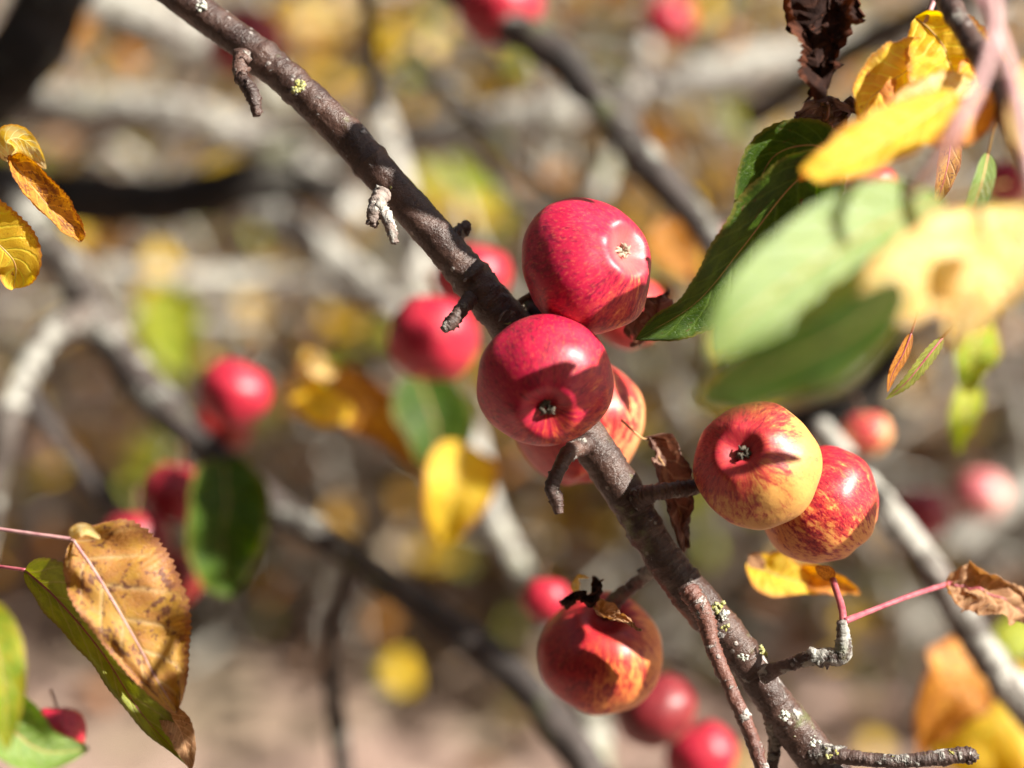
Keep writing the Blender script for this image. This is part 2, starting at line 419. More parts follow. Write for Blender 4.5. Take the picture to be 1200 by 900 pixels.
def calyx_mesh(var):
    rnd = random.Random(50+var); parts = []
    z0 = .62
    for k in range(5):
        a = 2*math.pi*k/5+rnd.uniform(-.3, .3); ln = rnd.uniform(.10, .16); lift = rnd.uniform(.05, .15)
        P = [Vector((math.cos(a)*.04, math.sin(a)*.04, z0)), Vector((math.cos(a)*.09, math.sin(a)*.09, z0+lift*.8)),
             Vector((math.cos(a+.4)*.05*(1+ln), math.sin(a+.4)*.05, z0+lift+.04)), Vector((math.cos(a+.6)*ln, math.sin(a+.6)*ln, z0+lift+rnd.uniform(-.02, .06)))]
        parts.append(tube_geo(P, [.035, .034, .026, .012], 8, .02, .25, k+var))
    for k in range(8):
        a = rnd.uniform(0, 6.28); r_ = rnd.uniform(0, .05)
        parts.append(tube_geo([Vector((math.cos(a)*r_, math.sin(a)*r_, z0)), Vector((math.cos(a)*r_*1.6, math.sin(a)*r_*1.6, z0+rnd.uniform(.1, .17)))], [.010, .008], 5, .03, .2, k))
    parts.append(blob_geo(Vector((0, 0, z0-.01)), .10, var, Vector((0, 0, 1))))
    v, f, _ = merge(parts)
    me = bpy.data.meshes.new('calyx'); me.from_pydata([tuple(x) for x in v], [], f)
    me.polygons.foreach_set('use_smooth', [True]*len(me.polygons)); me.materials.append(M['calyx'])
    return me
def stalk_mesh(var):
    rnd = random.Random(80+var)
    dx, dy = rnd.uniform(-.25, .25), rnd.uniform(-.25, .25)
    v, f, _ = tube_geo([Vector((0, 0, -.5)), Vector((dx*.2, dy*.2, -.8)), Vector((dx*.7, dy*.6, -1.1)), Vector((dx*1.5, dy*1.5, -1.5))], [.05, .042, .04, .06], 10, .03, .15, var)
    me = bpy.data.meshes.new('stalk'); me.from_pydata([tuple(x) for x in v], [], f)
    me.polygons.foreach_set('use_smooth', [True]*len(me.polygons)); me.materials.append(M['stem'])
    return me
BODY = [apple_body_mesh(i) for i in range(4)]; CAL = [calyx_mesh(i) for i in range(3)]; STK = [stalk_mesh(i) for i in range(3)]
APPLES = {}
def apple(key, label, px, py, d, r, axis, yellow=(.80, .42, .10), red=(.46, .006, .040), cover=.75, blush=(-.4, .5, .6), bw=.5,
          group='apples hanging in the background', spin=0.0, calyx=None, streak=1.0, dark_cal=False, squash=1.0, stalk=True):
    i = len(APPLES)
    root = empty('apple', W(px, py, d)); tag(root, label, 'apple', group)
    z = CV(axis); q = z.to_track_quat('Z', 'Y')
    from mathutils import Quaternion
    q = q @ Quaternion((0, 0, 1), spin)
    root.rotation_mode = 'QUATERNION'; root.rotation_quaternion = q
    sc = S(r, d)/1.03; root.scale = (sc, sc, sc*squash)
    bl = q.inverted() @ CV(blush)
    mat = apple_mat('apple skin '+key, yellow, red, cover, bl, bw, i*1.37+.5, calyx, streak)
    for nm, me, mt in (('skin', BODY[i % 4], mat), ('calyx', CAL[i % 3], M['calyx_dark' if dark_cal else 'calyx'])) + ((('stalk', STK[i % 3], M['stem']),) if stalk else ()):
        o = bpy.data.objects.new(nm, me); COL.objects.link(o); o.parent = root
        o.material_slots[0].link = 'OBJECT'; o.material_slots[0].material = mt
    APPLES[key] = root
    return root

# ---- leaves
def leaf_w(t, shape):
    if shape == 'ovate': return (math.sin(math.pi*min(1, t**.72))**.72)*(1-.12*t)
    if shape == 'round': return math.sin(math.pi*min(1, t**.85))**.6
    return math.sin(math.pi*min(1, t**.9))**.9
def leaf(label, mat, pts, w, roll=0, roll2=None, fold=.25, curl=0.0, wav=.05, ser=.035, teeth=26, shape='ovate', name='leaf',
         group=None, petiole=None, pmat='red_stalk', pw=3.0, rows=60, cols=16, seed=0, cat='leaf', asym=1.0, crumple=0.0, bend=0.0, rib=True):
    roll2 = roll if roll2 is None else roll2
    P = [W(*p) for p in pts]
    root = empty(name, P[0]); tag(root, label, cat, group)
    dm = sum(p[2] for p in pts)/len(pts); hw = S(w, dm)
    C = crom(P, max(2, rows//max(1, len(P)-1))); n = len(C)-1
    L = sum((C[i+1]-C[i]).length for i in range(n))
    verts, uvs, faces, mid = [], [], [], []
    off = Vector((seed*5.1, seed*2.3, 0))
    for i, c in enumerate(C):
        t = i/n
        T = (C[min(i+1, n)]-C[max(i-1, 0)]).normalized()
        S0 = T.cross(BK)
        if S0.length < 1e-4: S0 = RT.copy()
        S0.normalize(); N0 = S0.cross(T).normalized()
        if N0.dot(BK) < 0: N0 = -N0
        a = R(roll+(roll2-roll)*t)
        Sv = S0*math.cos(a)+N0*math.sin(a); Nv = N0*math.cos(a)-S0*math.sin(a)
        tt = (t*teeth) % 1
        ww = hw*(leaf_w(t, shape)*(1+ser*(tt-.5)*2)+.004)
        for j in range(cols+1):
            v = -1+2*j/cols; av = abs(v); wv = ww*(asym if v > 0 else 1)
            if curl: sx, sn = math.sin(av*curl)/curl, (1-math.cos(av*curl))/curl
            else: sx, sn = av, 0
            x, y = sx*math.cos(fold)-sn*math.sin(fold), sx*math.sin(fold)+sn*math.cos(fold)
            p = c + Sv*(x*wv*(1 if v > 0 else -1)) + Nv*(y*wv)
            p += Nv*(wav*hw*av*noise.noise(Vector((t*5, v*1.5, seed*7.3)))*3)
            p += Nv*(wav*hw*.35*av*math.sin(t*teeth*.9+seed+v))
            if crumple:
                q = Vector((t*4, v*1.6, seed*3.1))
                p += nvec(q)*hw*crumple*(.4+av) + nvec(q*2.7)*hw*crumple*.45
            verts.append(p); uvs.append((t, j/cols))
            if j == cols//2: mid.append(p.copy())
    k = cols+1
    for i in range(n):
        for j in range(cols):
            a = i*k+j; faces.append((a, a+1, a+k+1, a+k))
    mobj('blade', verts, faces, M[mat], root, uvs=uvs)
    if rib:
        mp = mid[::max(1, len(mid)//10)]; m_ = len(mp)
        v, f, _ = tube_geo(mp, [S(pw*.42, dm)*(1-.85*i/max(1, m_-1)) for i in range(m_)], 8, .002, .05, seed)
        mobj('midrib', v, f, M[pmat], root)
    if petiole:
        Q = [W(*p) for p in petiole]+[P[0]]
        v, f, _ = tube_geo(Q, [S(pw*.62, dm)]+[S(pw*.5, dm)]*(len(Q)-1), 10, .0012, .06, seed)
        mobj('leaf_stalk', v, f, M[pmat], root)
    return root

# ------------------------------------------------------------------ ground
def ground():
    g = N('bare earth with old leaves')
    co = g.n('ShaderNodeTexCoord').outputs['Object']
    a = g.noise(co, 1.1, 5, .6); b = g.noise(co, 9, 5, .7); c2 = g.noise(co, 45, 4, .7)
    c = g.mix(g.ramp(a, .38, .62), (.34, .23, .19), (.24, .16, .13))
    c = g.mix(g.ramp(b, .45, .65), c, (.42, .30, .25))
    c = g.mix(g.ramp(g.noise(g.vec('ADD', co, (4, 9, 0)), 1.6, 4, .6), .55, .66, 0, .35), c, (.13, .15, .05))
    c = g.mix(g.ramp(c2, .5, .7, 0, .6), c, (.10, .07, .05))
    bs = g.n('ShaderNodeBsdfPrincipled'); g.l(c, bs.inputs['Base Color']); bs.inputs['Roughness'].default_value = .95
    g.l(g.bump(g.math('ADD', b, c2), .9, .02), bs.inputs['Normal']); g.l(bs.outputs[0], g.out.inputs[0])
    n = 90; V, F = [], []
    for j in range(n+1):
        for i in range(n+1):
            x = (i/n-.5); y = (j/n-.2)
            X = math.copysign(abs(x*2)**2.2, x)*60; Y = math.copysign(abs(y)**2.0, y)*95+1
            V.append(Vector((X, Y, .09*noise.noise(Vector((X*.5, Y*.5, 0))) + .03*noise.noise(Vector((X*2, Y*2, 3))))))
    for j in range(n):
        for i in range(n):
            a_ = j*(n+1)+i; F.append((a_, a_+1, a_+n+2, a_+n+1))
    o = mobj('ground', V, F, g.m); o['kind'] = 'structure'
def gz(x, y): return .09*noise.noise(Vector((x*.5, y*.5, 0))) + .03*noise.noise(Vector((x*2, y*2, 3)))
ground()
def litter_mat(name, cols, trans=.2, rough=.55):
    g = N(name)
    rnd = g.n('ShaderNodeNewGeometry').outputs['Random Per Island']
    cr = g.n('ShaderNodeValToRGB'); cr.color_ramp.interpolation = 'CONSTANT'
    e = cr.color_ramp.elements
    while len(e) < len(cols): e.new(.5)
    acc = 0
    for i, (wt, c) in enumerate(cols):
        e[i].position = acc; e[i].color = (*c, 1); acc += wt
    g.l(rnd, cr.inputs[0])
    bs = g.n('ShaderNodeBsdfPrincipled'); g.l(cr.outputs[0], bs.inputs['Base Color']); bs.inputs['Roughness'].default_value = rough
    tr = g.n('ShaderNodeBsdfTranslucent'); g.l(cr.outputs[0], tr.inputs[0])
    mx = g.n('ShaderNodeMixShader'); mx.inputs[0].default_value = trans
    g.l(bs.outputs[0], mx.inputs[1]); g.l(tr.outputs[0], mx.inputs[2]); g.l(mx.outputs[0], g.out.inputs[0])
    return g.m
def small_leaf(V, F, c, rnd, L, up=.5):
    t = Vector((rnd.gauss(0, 1), rnd.gauss(0, 1), rnd.gauss(0, up))).normalized()
    s = t.cross(Vector((rnd.gauss(0, up), rnd.gauss(0, up), 1))).normalized(); n_ = s.cross(t)
    w_ = L*rnd.uniform(.28, .42); cu = rnd.uniform(-.15, .35)*L
    o = len(V)
    V += [c-t*L/2, c-t*L*.2+s*w_+n_*cu, c+t*L*.2+s*w_*.85+n_*cu, c+t*L/2+n_*cu*.4, c+t*L*.2-s*w_*.85+n_*cu, c-t*L*.2-s*w_+n_*cu]
    F += [(o, o+1, o+2, o+3), (o, o+3, o+4, o+5)]
def litter(name, label, n, area, L, mat, seed, dens=None, lift=.02):
    rnd = random.Random(seed); V, F = [], []
    k = 0
    while k < n:
        x = rnd.uniform(*area[0]); y = rnd.uniform(*area[1])
        if dens and rnd.random() > dens(x, y): continue
        k += 1
        small_leaf(V, F, Vector((x, y, gz(x, y)+lift+rnd.random()*.02)), rnd, rnd.uniform(*L), .35)
    o = mobj(name, V, F, mat, loc=Vector((0, 4, 0)), smooth=False); tag(o, label, 'leaf litter', kind='stuff')
litter('fallen_leaves', 'brown, tan and gold fallen leaves covering the ground under the tree', 16000, ((-3.5, 3.5), (1.8, 13)), (.035, .075),
       litter_mat('fallen leaves', [(.22, (.26, .15, .10)), (.16, (.38, .26, .19)), (.14, (.48, .26, .06)), (.14, (.12, .07, .05)), (.14, (.60, .40, .07)), (.12, (.60, .50, .40)), (.08, (.30, .13, .05))]),  # palest tone puts sun glare into the leaf colour
       3, lambda x, y: min(1, .12+max(0, (y-3.2))*.22+.25*max(0, noise.noise(Vector((x, y, 5)))*2)))
def grass():
    rnd = random.Random(8); V, F = [], []
    k = 0
    while k < 9000:
        x = rnd.uniform(-3.5, 3.5); y = rnd.uniform(1.8, 11)
        if noise.noise(Vector((x*.9, y*.9, 9))) + (.15 if x > .3 else -.05) < rnd.uniform(0, .35): continue
        k += 1
        h = rnd.uniform(.04, .13); a = rnd.uniform(0, 6.28); b = Vector((math.cos(a), math.sin(a), 0))*.004
        ln = Vector((rnd.gauss(0, .4), rnd.gauss(0, .4), 1))*h; p = Vector((x, y, gz(x, y)))
        o = len(V); V += [p-b, p+b, p+ln*.6+b*.7, p+ln*1.0+Vector((ln.x, ln.y, 0))*.5, p+ln*.6-b*.7]
        F.append((o, o+1, o+2, o+3, o+4))
    m = litter_mat('grass blades', [(.4, (.09, .12, .03)), (.3, (.15, .17, .05)), (.3, (.30, .25, .12))], .3)
    o = mobj('grass', V, F, m, loc=Vector((0, 4, 0)), smooth=False); tag(o, 'short green and straw grass tufts among the fallen leaves', 'grass', kind='stuff')
grass()

SHRUB_M = litter_mat('shrub leaves', [(.22, (.62, .36, .06)), (.18, (.75, .50, .04)), (.10, (.50, .30, .18)), (.12, (.22, .11, .06)), (.14, (.30, .34, .04)), (.12, (.72, .60, .44)), (.12, (.48, .20, .04))], .35, .28)
def shrub(label, x0, x1, y, seed, n):
    """an open autumn shrub: stems from the ground with thin side twigs and loose leaves"""
    rnd = random.Random(seed); root = empty('background_shrub', Vector(((x0+x1)/2, y, gz((x0+x1)/2, y)))); tag(root, label, 'shrub', 'shrubs behind the tree')
    parts = []; tips = []
    for k in range(9):
        bx = rnd.uniform(x0, x1); by = y+rnd.uniform(-.3, .3)
        P = [Vector((bx, by, -.02))]
        for q in range(5): P.append(P[-1]+Vector((rnd.gauss(0, .10), rnd.gauss(0, .08), rnd.uniform(.14, .24))))
        parts.append(tube_geo(P, [.016, .014, .012, .009, .007, .004], 8, .03, .1, k)[:3])
        for q in range(20):
            a = P[rnd.randrange(1, 6)]; d = Vector((rnd.gauss(0, 1), rnd.gauss(0, .6), rnd.uniform(-.3, .9))).normalized()
            Q = [a, a+d*.14+Vector((0, 0, .02)), a+d*.32+Vector((rnd.gauss(0, .04), 0, rnd.gauss(0, .05)))]
            parts.append(tube_geo(Q, [.006, .005, .003], 6, .03, .1, q)[:3]); tips += [Q[1], Q[2], Q[2]+d*.05]
    v, f, a = merge(parts); mobj('stems', v, f, M['bark_grey'], root, att=a)
    V, F = [], []
    for k in range(n):
        c = rnd.choice(tips)+Vector((rnd.gauss(0, .06), rnd.gauss(0, .06), rnd.gauss(0, .05)))
        small_leaf(V, F, c, rnd, rnd.uniform(.035, .07), .8)
    mobj('foliage', V, F, SHRUB_M, root, smooth=False)
SHRUBS = [('low golden-brown shrub far behind at the upper left', -.95, -.30, 2.6, 1, 700), ('low golden-brown shrub far behind at the upper centre', -.35, .35, 2.8, 2, 700),
          ('low golden-brown shrub far behind at the upper right', .25, .95, 2.6, 3, 700), ('loose tan shrub far behind, left of the top middle', -1.1, .0, 3.7, 4, 1000), ('loose tan shrub far behind, right of the top middle', .05, 1.2, 3.8, 5, 1000)]

# ------------------------------------------------------------------ the hero branch
F0 = FOCUS
main = branch('apple_branch', 'sharp purple-brown branch running from top left to bottom right behind the red apples',
    [(150, -50, .662, 38), (215, 0, .656, 38), (300, 62, .650, 40), (380, 132, .645, 43), (450, 208, .641, 43), (520, 288, .638, 44), (590, 372, .637, 50),
     (640, 430, .642, 50), (690, 515, .642, 46), (732, 578, .640, 47), (768, 640, .640, 42), (815, 702, .640, 48), (858, 752, .641, 44), (900, 812, .642, 42), (945, 872, .643, 48), (985, 925, .645, 44), (1030, 1000, .65, 42)],
    M['bark_main'], seg=56, step=.0007, rough=.05, bumps=.10, nodes=.05)
for args in (
    ([(283, 62, .640, 20), (281, 84, .636, 16), (287, 98, .633, 15), (297, 112, .631, 17), (301, 136, .630, 9)], 'bark_twig', 1, 9),
    ([(448, 228, .625, 22), (440, 245, .621, 19), (436, 262, .620, 12)], 'bark_grey2', 2, 5),
    ([(444, 240, .622, 16), (456, 262, .619, 14), (463, 285, .618, 9)], 'bark_grey2', 3, 5),
    ([(530, 282, .640, 18), (543, 268, .640, 17), (548, 266, .640, 11)], 'bark_twig', 4, 4),
    ([(552, 348, .630, 19), (538, 366, .626, 16), (530, 378, .624, 16), (519, 387, .623, 9)], 'bark_twig', 5, 3),
    ([(688, 520, .634, 24), (668, 530, .626, 20), (655, 550, .622, 17), (647, 571, .620, 18), (652, 585, .620, 16), (655, 602, .620, 10)], 'bark_twig', 6, 8),
    ([(640, 372, .640, 22), (626, 362, .642, 18), (620, 352, .644, 12)], 'bark_twig', 15, 3),
    ([(745, 585, .634, 26), (768, 577, .630, 20), (795, 574, .634, 18), (822, 570, .640, 16), (845, 566, .652, 13)], 'bark_twig', 7, 3),
    ([(782, 650, .640, 22), (764, 668, .648, 16), (745, 684, .660, 15), (722, 702, .672, 18), (708, 722, .684, 13)], 'bark_twig', 8, 5),
    ([(806, 690, .626, 24), (826, 722, .622, 22), (836, 760, .619, 18), (858, 812, .616, 17), (880, 862, .614, 17), (900, 925, .612, 16)], 'bark_red', 9, 1),
    ([(895, 790, .632, 22), (925, 778, .624, 15), (955, 770, .620, 20), (985, 768, .618, 22), (988, 748, .617, 17), (986, 728, .616, 12)], 'bark_low', 10, 7),
    ([(905, 830, .640, 24), (908, 872, .646, 15), (900, 925, .65, 14)], 'bark_twig', 11, 2),
    ([(950, 880, .640, 26), (1000, 888, .634, 18), (1050, 892, .630, 16), (1100, 888, .628, 18), (1134, 884, .627, 17), (1140, 890, .627, 12)], 'bark_low', 12, 12),
):
    if 'bark_grey2' not in M: M['bark_grey2'] = bark_mat('pale dead spur bark', (.20, .15, .13), (.34, .27, .24), (.5, .48, .44), .5, .0, .0, 15, .3)
    spur(main, args[0], M[args[1]], args[2], args[3], rough=.10 if len(args[0]) > 5 else .16)
def lichen_patch(root, spots, mat, seed):
    for one in spots: lichen_tuft(root, [one], mat, seed+one[0])
def lichen_tuft(root, spots, mat, seed):
    rnd = random.Random(seed); parts = []
    for (px, py, d, spread, n) in spots:
        for k in range(n):
            c = W(px+max(-1.2, min(1.2, rnd.gauss(0, .8)))*spread*.75, py+max(-1.2, min(1.2, rnd.gauss(0, .8)))*spread*.75, d+rnd.uniform(-.0006, .0006))
            parts.append(blob_geo(c, S(rnd.choice((1, 1.3, 1.6, 2, 2.8)), d), seed+k, BK, 2, .8))
    v, f, _ = merge(parts); mobj('lichen', v, f, mat, root)
lichen_patch(main, [(352, 100, .6385, 6, 22), (346, 106, .6380, 4, 12)], M['lichen'], 3)
lichen_patch(main, [(842, 712, .6335, 6, 22), (893, 762, .636, 5, 16), (975, 886, .634, 7, 22), (850, 735, .632, 4, 8)], M['lichen'], 7)
lichen_patch(main, [(236, 8, .648, 5, 14), (870, 770, .631, 6, 10), (920, 838, .631, 6, 10), (955, 868, .631, 6, 14), (848, 722, .633, 5, 12)], M['lichen_grey'], 11)

# ------------------------------------------------------------------ apples
G1 = 'apples on the sharp branch'
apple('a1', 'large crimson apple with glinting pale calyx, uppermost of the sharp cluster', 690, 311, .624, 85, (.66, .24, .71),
      red=(.46, .006, .048), yellow=(.82, .30, .10), cover=.98, blush=(-.6, .7, .2), bw=.50, group=G1, spin=1, squash=.97, calyx=(.72, .20, .18), streak=.8)  # calyx tint: pinker skin plus some rim highlight put into the colour
apple('a2', 'crimson apple with dark closed calyx near its lower edge, in front of the branch', 638, 448, .612, 82.5, (.04, -.53, .85),
      red=(.42, .004, .040), yellow=(.76, .24, .06), cover=.92, blush=(-.5, .8, .2), bw=.45, group=G1, spin=2.2, squash=.95, streak=.8, dark_cal=True)
apple('a3', 'orange-red apple half hidden behind the crimson apple with the dark calyx', 678, 494, .690, 82, (.2, -.85, .15), yellow=(.78, .32, .13), red=(.48, .02, .03),
      cover=.85, blush=(-.9, .3, .1), bw=.8, group=G1)
apple('a4', 'pinkish red apple peeking out behind the two crimson apples', 738, 368, .72, 46, (.3, -.8, -.2), red=(.50, .03, .04), cover=.8, group=G1)
apple('a5', 'yellow apple flushed with red around its sunken calyx, right of the branch', 887, 546, .622, 76, (-.40, .30, .86), yellow=(.62, .32, .085), red=(.42, .02, .035),
      cover=.26, blush=(-.70, .55, .45), bw=.62, group=G1, calyx=(.42, .02, .04), dark_cal=True, spin=.6, streak=.62)
apple('a6', 'red-streaked apple tucked under the yellow apple, right of the branch', 961, 592, .650, 74, (.72, -.66, -.05), yellow=(.80, .36, .10), red=(.44, .006, .030),
      cover=.48, blush=(.2, .9, .3), bw=.40, group=G1, streak=.95)
apple('a8', 'dark red apple with orange flank and dry scraps round its stalk, hanging below the branch', 703, 768, .688, 76, (-.10, -.78, -.60), yellow=(.80, .28, .07), red=(.42, .012, .024),
      cover=.50, blush=(-.8, .35, .3), bw=.55, group=G1, streak=.7, stalk=False)
B = 'apples blurred in the background'
for k, lb, px, py, d, r, ax, kw in (
    ('b1', 'small red apple just behind the left shoulder of the hanging dark red apple', 640, 703, .76, 30, (0, -1, 0), dict(cover=1.1)),
    ('b2', 'dull brownish red apple below and right of the hanging dark red apple', 768, 832, .765, 49, (.3, -.9, 0), dict(cover=.75, red=(.20, .012, .02), yellow=(.45, .16, .07))),
    ('b3', 'bright red apple at the bottom edge, lowest of all', 822, 884, .79, 44, (.3, -.9, 0), dict(cover=1.1)),
    ('b4', 'glossy round red apple with a white glint, alone beside the grey fork at left', 275, 461, .80, 43, (-.3, -.9, .2), dict(cover=1.2)),
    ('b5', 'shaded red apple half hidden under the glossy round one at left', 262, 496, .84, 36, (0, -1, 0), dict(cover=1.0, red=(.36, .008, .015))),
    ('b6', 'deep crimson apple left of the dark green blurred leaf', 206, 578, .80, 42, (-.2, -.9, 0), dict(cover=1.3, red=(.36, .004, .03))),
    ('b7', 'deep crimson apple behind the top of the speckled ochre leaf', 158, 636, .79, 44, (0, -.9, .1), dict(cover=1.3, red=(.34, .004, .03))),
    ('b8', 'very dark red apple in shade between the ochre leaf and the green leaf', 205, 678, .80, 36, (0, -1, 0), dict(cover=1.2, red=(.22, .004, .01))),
    ('b9', 'large soft red apple behind the branch, lower of the blurred pair at centre', 508, 397, .775, 55, (0, -.9, .2), dict(cover=1.0)),
    ('b10', 'soft red apple behind the branch, upper of the blurred pair at centre', 553, 325, .80, 47, (0, -1, 0), dict(cover=.9)),
    ('b11', 'red apple cut by the top edge behind the dark diagonal branch', 585, 8, .84, 52, (0, -1, 0), dict(cover=1.0)),
    ('b12', 'faint pink-red apple near the top edge right of the dark diagonal branch', 782, 24, 1.05, 31, (0, -1, 0), dict(cover=1.0)),
    ('b13', 'dark crimson apple behind the upper left stretch of the sharp branch', 288, 50, .92, 46, (0, -1, 0), dict(cover=1.3, red=(.30, .004, .02))),
    ('b14', 'small yellow-red apple just above the red-streaked apple at right', 1014, 509, .80, 32, (.1, -1, 0), dict(cover=.25, yellow=(.82, .5, .2))),
    ('b15', 'dim crimson apple beside the pale blurred branch at right', 1078, 602, .90, 36, (0, -1, 0), dict(cover=1.2, red=(.30, .006, .03))),
    ('b16', 'pale pink apple near the right edge beside the dim crimson one', 1148, 580, .95, 34, (0, -1, 0), dict(cover=.2, yellow=(.72, .42, .34), red=(.5, .08, .10))),
    ('b17', 'red apple hidden behind the curled green leaf in the bottom left corner', 68, 858, .70, 34, (0, -1, 0), dict(cover=1.1)),
    ('b18', 'red and pink apple glimpsed between the yellow and green leaves at upper right', 1022, 218, .72, 30, (0, -1, 0), dict(cover=.7)),
    ('b19', 'tiny far red apple left of the big green leaves', 850, 290, 1.1, 20, (0, -1, 0), dict(cover=.8)),
    ('b20', 'small apple at the left edge with dark sepals pointing right', -26, 352, .64, 26, (1, .05, .1), dict(cover=1.0, red=(.40, .03, .06), dark_cal=True)),
    ('b21', 'pinkish apple near the right edge below the near twigs', 1182, 214, .78, 28, (0, -1, 0), dict(cover=.5, yellow=(.7, .4, .3))),
):
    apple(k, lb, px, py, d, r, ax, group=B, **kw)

for a_ in SHRUBS: shrub(*a_)
# ------------------------------------------------------------------ blurred branches
BG = 'blurred branches behind'
def bb(label, pts, mat, seed=0, **kw):
    kw.setdefault('seg', 20); kw.setdefault('step', .004); kw.setdefault('rough', .10)
    return branch('background_branch', label, pts, M[mat], BG, seed=seed, bumps=.2, **kw)
b = bb('dark blurred branch with pale upper end, running from left edge to bottom centre', [(120, 385, .86, 44), (160, 440, .85, 44), (205, 490, .84, 42), (300, 575, .83, 36), (400, 645, .82, 34), (500, 715, .82, 36), (600, 790, .81, 42), (680, 885, .80, 44), (720, 960, .8, 44)], 'bark_dark', 1)
M['bark_mid'] = bark_mat('half lichened bark', (.05, .038, .032), (.11, .085, .07), (.46, .45, .40), .46, .1, .3, 17, .15, .45, .3)
px_tube('upper_limb', [(10, 225, .90, 42), (70, 300, .88, 46), (118, 382, .86, 48), (170, 450, .848, 36)], M['bark_mid'], b, step=.004, rough=.1)
px_tube('side_branch', [(112, 366, .86, 42), (62, 392, .85, 30), (30, 440, .84, 32), (8, 500, .83, 34), (-8, 580, .83, 26), (-20, 660, .83, 24)], M['bark_mid'], b, step=.004, rough=.1)
px_tube('side_branch', [(30, 462, .845, 22), (80, 530, .85, 18), (118, 575, .85, 26), (160, 620, .85, 16)], M['bark_dark'], b, step=.004, rough=.15)
px_tube('side_branch', [(415, 660, .82, 26), (388, 760, .84, 18), (396, 850, .85, 22), (405, 930, .86, 20)], M['bark_dark'], b, step=.004, rough=.15)
b = bb('dark diagonal branch entering from the top centre and passing behind the upper crimson apple', [(500, -40, .85, 34), (560, 8, .84, 38), (640, 55, .83, 44), (700, 118, .82, 36), (760, 195, .81, 42), (815, 255, .81, 34), (860, 330, .81, 30), (900, 420, .82, 26)], 'bark_dark', 2)
bb('pale lichen-covered branch crossing the lower right corner', [(960, 500, .80, 26), (1030, 588, .78, 34), (1085, 660, .77, 36), (1135, 735, .765, 38), (1180, 800, .76, 44), (1240, 870, .76, 44)], 'bark_grey', 3)
bb('thin pale branch running down behind the hanging dark red apple', [(530, 440, .92, 20), (552, 510, .92, 28), (572, 590, .91, 26), (610, 670, .90, 30), (655, 740, .90, 36), (690, 820, .89, 34), (705, 920, .88, 34)], 'bark_grey', 4)
FARB = (
    ('broad pale horizontal limb at upper left', [(-40, 120, 1.196, 60), (60, 128, 1.165, 56), (200, 138, 1.134, 52), (290, 160, 1.134, 48), (360, 205, 1.134, 44), (420, 260, 1.134, 40)], 'bark_grey'),
    ('shaded limb in the top left corner, coloured nearly black', [(150, -160, 0.874, 80), (80, -40, 0.861, 78), (35, 50, 0.855, 84), (-20, 120, 0.855, 84), (-80, 200, 0.855, 80)], 'bark_black'),
    ('dark shaded limb behind the speckled yellow leaf at left', [(-30, 215, 1.041, 66), (90, 232, 1.022, 66), (200, 236, 1.022, 60), (300, 215, 1.022, 52), (400, 222, 1.041, 34)], 'bark_black'),
    ('pale limb slanting behind the sharp branch at upper centre left', [(290, 235, 1.072, 44), (360, 280, 1.060, 44), (440, 345, 1.041, 40), (510, 400, 1.041, 30)], 'bark_grey'),
    ('broad grey limb crossing the upper centre behind the dark diagonal', [(380, 190, 1.196, 44), (490, 165, 1.165, 50), (620, 138, 1.134, 54), (760, 108, 1.134, 50), (880, 78, 1.134, 46), (1010, 50, 1.134, 42), (1150, 10, 1.134, 40)], 'bark_grey'),
    ('thin dark upright twig near the top edge left of centre', [(428, -30, 0.886, 16), (434, 60, 0.886, 18), (442, 130, 0.886, 16)], 'bark_dark'),
    ('pale upright limb just left of the blurred central apples', [(440, 120, 1.010, 28), (462, 200, 1.010, 34), (484, 290, 1.010, 36), (495, 370, 1.010, 32)], 'bark_grey'),
    ('thin mauve-brown twig slanting to the upper crimson apple', [(490, 60, 1.041, 16), (560, 140, 1.010, 24), (620, 200, 0.979, 14), (680, 245, 0.948, 10)], 'bark_dark'),
    ('pale twig rising above the upper crimson apple at top centre', [(700, 230, 1.072, 18), (735, 130, 1.103, 22), (760, 50, 1.134, 20), (775, -30, 1.134, 18)], 'bark_grey'),
    ('soft grey twig lying flat at left centre', [(120, 320, 1.258, 30), (230, 332, 1.258, 34), (340, 330, 1.258, 26), (430, 345, 1.258, 18)], 'bark_grey'),
    ('shadowy branch at the far upper right behind the yellow leaves', [(880, 140, 1.010, 30), (1000, 60, 0.979, 34), (1100, 10, 0.948, 34), (1250, -40, 0.948, 34)], 'bark_dark'),
    ('pale broken branch across the top left corner region', [(60, -20, 1.320, 60), (180, 30, 1.320, 70), (280, 70, 1.320, 54), (340, 130, 1.320, 30)], 'bark_grey'),
    ('faint pale branch at the right edge below the pink apple', [(1120, 640, 1.072, 30), (1180, 590, 1.072, 30), (1260, 550, 1.072, 30)], 'bark_grey'),
    ('dark knotty branch behind the small yellow-red apple', [(900, 500, 0.855, 30), (970, 492, 0.855, 44), (1010, 470, 0.855, 34), (1060, 400, 0.855, 26)], 'bark_black'),
)
for i, (lb, pts, mt) in enumerate(FARB): bb(lb, pts, mt, 20+i)

rnd = random.Random(41)
for i in range(16):
    x, y, d = rnd.uniform(0, 950), rnd.uniform(20, 420), rnd.uniform(1.0, 1.6)
    a = rnd.choice((rnd.gauss(.8, .3), rnd.gauss(-.3, .4), rnd.gauss(1.5, .3))); L = rnd.uniform(120, 260)
    pts = [(x+math.cos(a)*L*t+rnd.gauss(0, 10), y+math.sin(a)*L*t+rnd.gauss(0, 10), d+.05*t, 16-10*abs(t)) for t in (-1, -.5, 0, .5, 1)]
    branch('background_twig', 'thin twig lost in the blurred tangle of the upper background', pts, M[rnd.choice(('bark_grey', 'bark_dark', 'bark_dark'))], 'thin twigs in the upper background', 'twig', seg=10, step=.006, rough=.1, seed=i)
